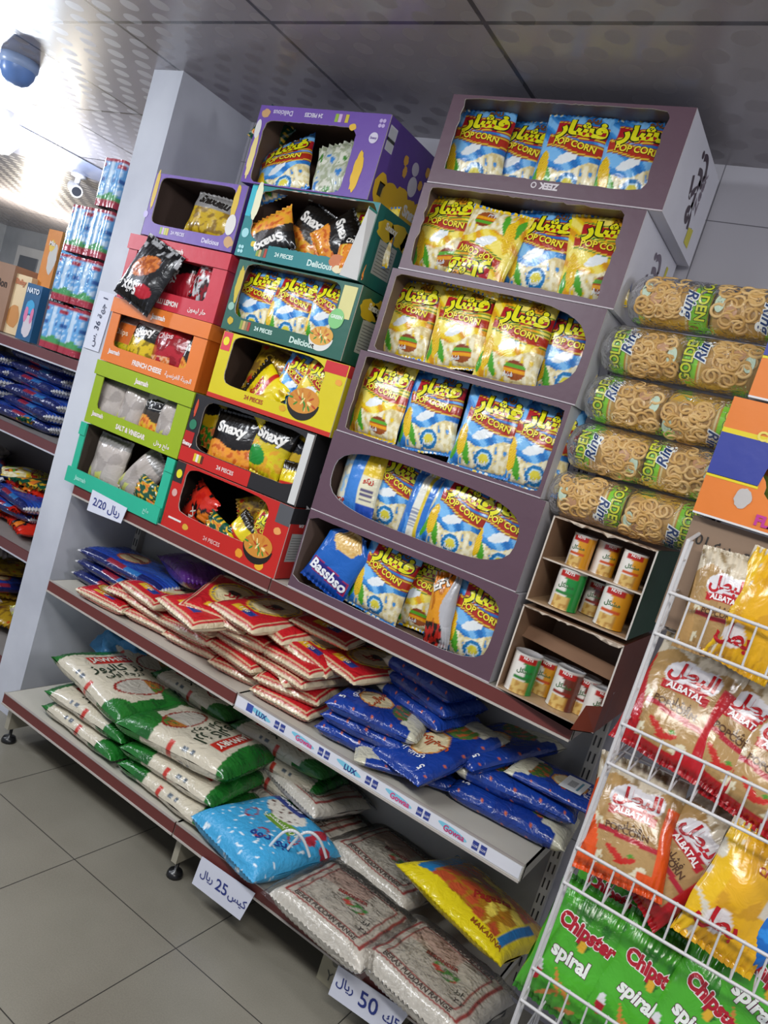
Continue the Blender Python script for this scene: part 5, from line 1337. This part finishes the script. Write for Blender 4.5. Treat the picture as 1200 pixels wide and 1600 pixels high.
# packs of water bottles
def bottle_bm():
    cm = CM(); cm.lathe([(.0, 0), (.028, 0), (.031, .008), (.030, .05), (.027, .065), (.031, .08), (.031, .135), (.024, .165), (.012, .185), (.012, .20)], '#a9cfe8', 14); return cm.mesh('bottle', [BOTTLE])
def cap_bm(): cm = CM(); cm.lathe([(.0145, .196), (.0145, .214), (.0001, .215)], '#b83a48', 12); return cm.mesh('bottle_cap', [PLAST])
bmh, cph = bottle_bm(), cap_bm()
def wrap_mesh():
    cm = CM(); n = 48; m = 24; V = []; C = []
    for j in range(m+1):
        v = j/m
        for i in range(n):
            t = 2*pi*i/n; k = (abs(cos(t))**9+abs(sin(t))**9)**(-1/9)*(1-.05*max(0, cos(4*t)*-1+.0)*0+.03*cos(8*t))
            a = .066*k*(1+.02*MN.noise(Vector((cos(t)*3, sin(t)*3, v*6)))); V.append((a*cos(t), a*sin(t), .004+v*.205))
            u = (t/(2*pi)*4) % 1
            c = '#a93444' if v < .13 or v > .93 else '#4a9a5a' if v < .26+.04*sin(u*6) else ('#c5dcf0' if nz(u*2, v, 9, t) > .34 else '#6aa8dc') if abs(u-.5) < .40 else '#c5dcf0'
            if .5 < v < .62 and .2 < u < .75 and int(u*30) % 2: c = '#2f5a9c'
            if .8 < v < .9 and .3 < u < .6: c = '#a93444'
            C.append(H(c))
    cm.add(V, [[j*n+i, j*n+(i+1) % n, (j+1)*n+(i+1) % n, (j+1)*n+i] for j in range(m) for i in range(n)], C, 0, True)
    return cm.mesh('shrink_wrap', [FILM])
wr = wrap_mesh()
spots = []
z0 = zs[0]+.003
bx = [(-2.70, 4), (-2.845, 3), (-2.99, 2), (-2.70, 4), (-2.845, 3)]
ws = ['lowest', 'second', 'third', 'topmost', 'fifth']
for ci, (x, n, y) in enumerate(((-2.765, 4, 2.05), (-2.892, 3, 2.05), (-2.765, 4, 2.20), (-2.892, 3, 2.20))):
    for k in range(n):
        r = empty('bottle_pack', (x, y, z0+k*.200), (0, 0, 0), 'shrink wrapped pack of small water bottles, %s in the %s' % (ws[k], ('front column by the pillar', 'second front column', 'back column by the pillar', 'second back column')[ci]), 'bottle pack', 'water bottle packs left of the pillar')
        r.scale = (.90, 1.0, .912); link('shrink_wrap', wr, r)
        for sx in (-1, 1):
            for sy in (-1, 1):
                b = link('bottle', bmh, r); b.location = (sx*.032, sy*.032, 0); cp = link('bottle_cap', cph, b)
# cartons of baby food and cereal on the same shelf
def pbox(lb, px, py, y, w, h, d, base, blobs, txt, tcol='#dfe6ee', yaw=0):
    p = at(px, py, y=y); r = empty('product_carton', (p.x, y, z0), (0, 0, RD(yaw)), lb, 'carton', 'cartons left of the pillar')
    cm = CM(); cm.box(-w/2, w/2, 0, d, 0, h, base); 
    st = random.getstate(); random.seed(int(px))
    for i, (x, z, a, b, c_) in enumerate(blobs): cm.ell((x*w, -.0008-.0003*i, z*h), Xa, Za, a*w, b*h, c_, 18, jag=.2)
    random.setstate(st)
    cm.text(txt, (0, -.003, h*.88), Xa, Za, w*.28, tcol, .04)
    cm.build('carton_body', CARD, r)
pbox('tall dark blue cereal carton in the front row', 47, 480, 2.00, .105, .24, .05, '#2a5d86', [(0, .6, .3, .12, '#3fa0d0'), (.1, .25, .3, .2, '#cfc7cc'), (-.15, .45, .12, .14, '#d87aa0'), (.25, .45, .1, .14, '#d87aa0')], 'NATO')
pbox('tall dark brown cereal carton in the front row', 82, 490, 2.00, .105, .235, .05, '#43343c', [(0, .25, .32, .22, '#b8683a'), (.05, .5, .22, .12, '#cfb8a8'), (0, .7, .14, .07, '#cfa06a')], 'NATO')
pbox('cream coloured carton standing behind the dark blue one', 30, 455, 2.10, .12, .27, .05, '#e2c79a', [(0, .3, .3, .2, '#c98a4a')], 'Baby', '#b86a3a', 8)
r = pbox('orange and white carton with food picture standing on the second row', 78, 400, 2.14, .10, .50, .05, '#d8883a', [(.2, .75, .3, .14, '#c8c4bc'), (0, .86, .2, .05, '#e2c04a')], 'Mix', '#e6e0d8')
pbox('light blue carton with pink and white picture by the bottle packs', 108, 400, 2.14, .12, .52, .05, '#5aa8dc', [(0, .65, .3, .10, '#d4a0c8'), (.1, .56, .35, .10, '#d9d4dc')], 'Milk', '#e2eef8')
for i, (x, c_, hh, nm) in enumerate(((-3.45, '#9c7a62', .30, 'brown'), (-3.62, '#c8b48e', .22, 'sand coloured'), (-3.85, '#88958c', .26, 'grey green'))):
    p_ = empty('product_carton', (x, 2.08, z0), (0, 0, 0), '%s carton near the left edge of the photo, %s' % (nm, 'behind the cereal cartons' if i == 0 else 'on the upper left shelf'), 'carton', 'cartons left of the pillar')
    cm = CM(); cm.box(-.07, .07, 0, .12, 0, hh, c_, u='#b8a48a'); cm.text('Bon', (0, -.001, hh*.7), Xa, Za, .05, '#3a2a22', .03); cm.build('carton_body', CARD, p_)
# bags on the lower tiers
LGn = 'bags on the shelves left of the pillar'
for k in range(5):
    lay('leftblue', -3.42+.02*jit(1), 2.12, zs[1]+.028+k*.05, 88+jit(6), 0, 0, (.9, 1, 1), 'blue rice bag near the left photo edge on the upper tier, %s' % ('lowest', 'second up', 'third up', 'fourth up', 'topmost')[k], 'rice bag', LGn)
for k in range(3):
    lay('leftblue', -3.02+.02*jit(1), 2.14, zs[1]+.178+k*.05, 92+jit(6), 0, 0, (.9, 1, 1), 'blue rice bag high in the pile left of the pillar, %s' % ('lower', 'middle', 'highest')[k], 'rice bag', LGn)
for k in range(4):
    lay('redor', -3.05+.05*jit(1), 2.10+.03*jit(1), zs[2]+.16+.0*k-.035*k, 20+jit(30), 0, 0, (1.6, 1.3, 1.7), 'crumpled red bag in the middle of the second tier heap, %s' % ('uppermost', 'upper', 'lower', 'lowermost')[k], 'bag', LGn)
for k, kk in enumerate(('yel0', 'greenbag', 'brown', 'leftblue', 'silver')):
    lay(kk, -3.36+.05*jit(1), 2.10, zs[2]+.04+.045*k, 50+jit(50), 0, 0, (1.3, 1.2, 1.3), '%s bag near the left photo edge on the second tier' % ('yellow', 'dark green', 'brown', 'navy blue', 'grey')[k], 'bag', LGn)
for k, kk in enumerate(('silver', 'brown', 'leftblue', 'brown', 'silver2')):
    lay(kk, -3.0-.05*k+.05*jit(1), 2.12, zs[3]+.05+.05*k, 30+jit(60), 0, 0, (1.6, 1.2, 1.5) if kk != 'leftblue' else (1, 1, 1), '%s bag in the heap on the lowest tier left of the pillar' % ('pale grey', 'dark brown', 'navy blue', 'olive brown', 'silver grey')[k], 'bag', LGn)
for k in range(4):
    lay('leftblue', -2.98+.02*k-(.4 if k == 3 else 0), 2.10, zs[1]+.028+(k % 3)*.05, 88+jit(6), 0, 0, (.9, 1, 1), ('blue rice bag with red lettering on the shelf left of the pillar, ' + ('bottom', 'middle', 'top', 'far left')[k]), 'rice bag', LGn)
lay('greenbag', -2.86, 2.02, zs[1]+.03, 40, 0, 0, (1.6, 1, 1.6), 'dark green shiny bag at the shelf edge left of the pillar', 'bag', LGn)
lay('brown', -3.1, 2.03, zs[1]+.03, 20, 0, 0, (1.4, 1, 1.4), 'olive bag at the shelf edge beside the dark green one', 'bag', LGn)
for k, (key, x, y, z, yw, sc, lb) in enumerate((
    ('greenbag', -2.95, 2.12, .19, 20, (2.0, 1.2, 2.0), 'green and orange bag on top of the second tier pile'),
    ('yel0', -3.2, 2.12, .19, -30, (1.2, 1, 1.2), 'yellow green bag on top of the second tier pile'),
    ('leftblue', -2.95, 2.12, .135, 80, (.9, 1, 1), 'blue bag with white end in the second tier pile, upper'),
    ('leftblue', -3.0, 2.12, .082, 96, (.9, 1, 1), 'blue bag with white end in the second tier pile, lower'),
    ('redor', -2.80, 2.06, .10, 30, (1.5, 1.4, 1.5), 'crumpled red bag in the second tier pile'),
    ('redor', -2.90, 2.03, .035, -20, (1.8, 1.3, 1.6), 'crumpled red bag at the shelf edge of the second tier'),
    ('redor', -3.10, 2.05, .035, 10, (1.6, 1.3, 1.6), 'dark red bag farther left on the second tier edge'))):
    lay(key, x, y, zs[2]+z, yw, 0, 0, sc, lb, 'bag', LGn)
for k, (key, x, y, z, yw, sc, lb) in enumerate((
    ('brown', -2.88, 2.04, .05, 15, (1.7, 1.5, 1.7), 'brown bag on the lowest tier left of the pillar'),
    ('silver', -2.78, 2.06, .12, -25, (1.3, 1.2, 1.3), 'clear grey bag on the lowest tier left of the pillar'),
    ('brown', -3.08, 2.06, .05, -10, (1.7, 1.5, 1.7), 'brown bag farther left on the lowest tier'))):
    lay(key, x, y, zs[3]+z, yw, 0, 0, sc, lb, 'bag', LGn)

# ------------------------------------------------------------------ things on the ceiling
p = at(32, 92, z=CEIL)
dm = empty('dome_camera', (p.x, p.y, CEIL), (0, 0, 0), 'bluish dome camera on the tiled ceiling at the upper left', 'camera')
c = CM(); c.lathe([(.0, 0), (.075, 0), (.075, -.03), (.068, -.04)], '#9fb4d8', 28); c.build('mounting_ring', PLAST, dm)
c = CM(); c.lathe([(.068, -.04), (.066, -.06), (.052, -.088), (.028, -.104), (.0001, -.108)], '#6f93d0', 28); c.build('dome_cover', PLAST, dm)
p = at(124, 272, z=CEIL)
bc = empty('bullet_camera', (p.x, p.y, CEIL), (0, 0, 0), 'small white bullet camera on the ceiling near the bottle packs', 'camera')
c = CM(); c.lathe([(0, 0), (.05, 0), (.05, -.02), (.018, -.03), (.018, -.07), (0, -.07)], '#d2cfd0', 20); c.build('ceiling_mount', PLAST, bc)
c = CM(); c.tube((-.09, .04, -.075), (.09, -.05, -.13), .040, '#d8d5d4', 20); c.tube((.09, -.05, -.13), (.092, -.051, -.1306), .030, '#33343a', 20); c.build('camera_body', PLAST, bc)
# recessed grey duct strip
P = [at(*q, z=CEIL-.004) for q in ((30, 196), (172, 272), (168, 288), (10, 235))]
c = CM(); c.poly([tuple(v) for v in P], '#8c93ae'); c.poly([(v.x, v.y, CEIL) for v in P][::-1], '#8c93ae')
o = c.build('trim_1', PAINT); struct(o)
# lit bulbs hanging at the left edge
BM, N, L, P_ = mk('lamp_glow'); P_.inputs['Emission Color'].default_value = (.86, .93, 1, 1); P_.inputs['Emission Strength'].default_value = 28
for i, (px, py, zz, rr, lb) in enumerate(((3, 215, 2.36, .085, 'bright white hanging bulb cut by the left edge of the photo'),)):
    p = at(px, py, z=zz); r = empty('hanging_bulb', (p.x, p.y, zz), (0, 0, 0), lb, 'lamp')
    c = CM(); c.lathe([(.0001, -rr), (rr*.6, -rr*.8), (rr, -rr*.2), (rr*.95, rr*.4), (rr*.5, rr), (.03, rr*1.15)], '#ffffff', 24); c.build('bulb', BM, r)
    c = CM(); c.lathe([(.03, rr*1.1), (.03, CEIL-zz), (0, CEIL-zz)], '#c8c8cc', 16); c.build('lamp_holder', PLAST, r)
# far shelves under the window
for i, (x, c_, lb) in enumerate(((-8.2, '#7a6f66', 'dim brown shelving block at the far wall'), (-6.8, '#6f7a70', 'dim green shelving block at the far wall'))):
    r = empty('far_shelving', (x, 5.8, 0), (0, 0, 0), lb, 'shelving', 'shelving at the far wall')
    c = CM(); c.box(-.6, .6, .2, .38, 0, 1.7, c_); c.build('back_panel', PAINT, r)
    for k in range(4): c = CM(); c.box(-.6, .6, -.1, .2, .2+k*.42, .23+k*.42, '#a8a29c'); c.build('shelf', PAINT, r)
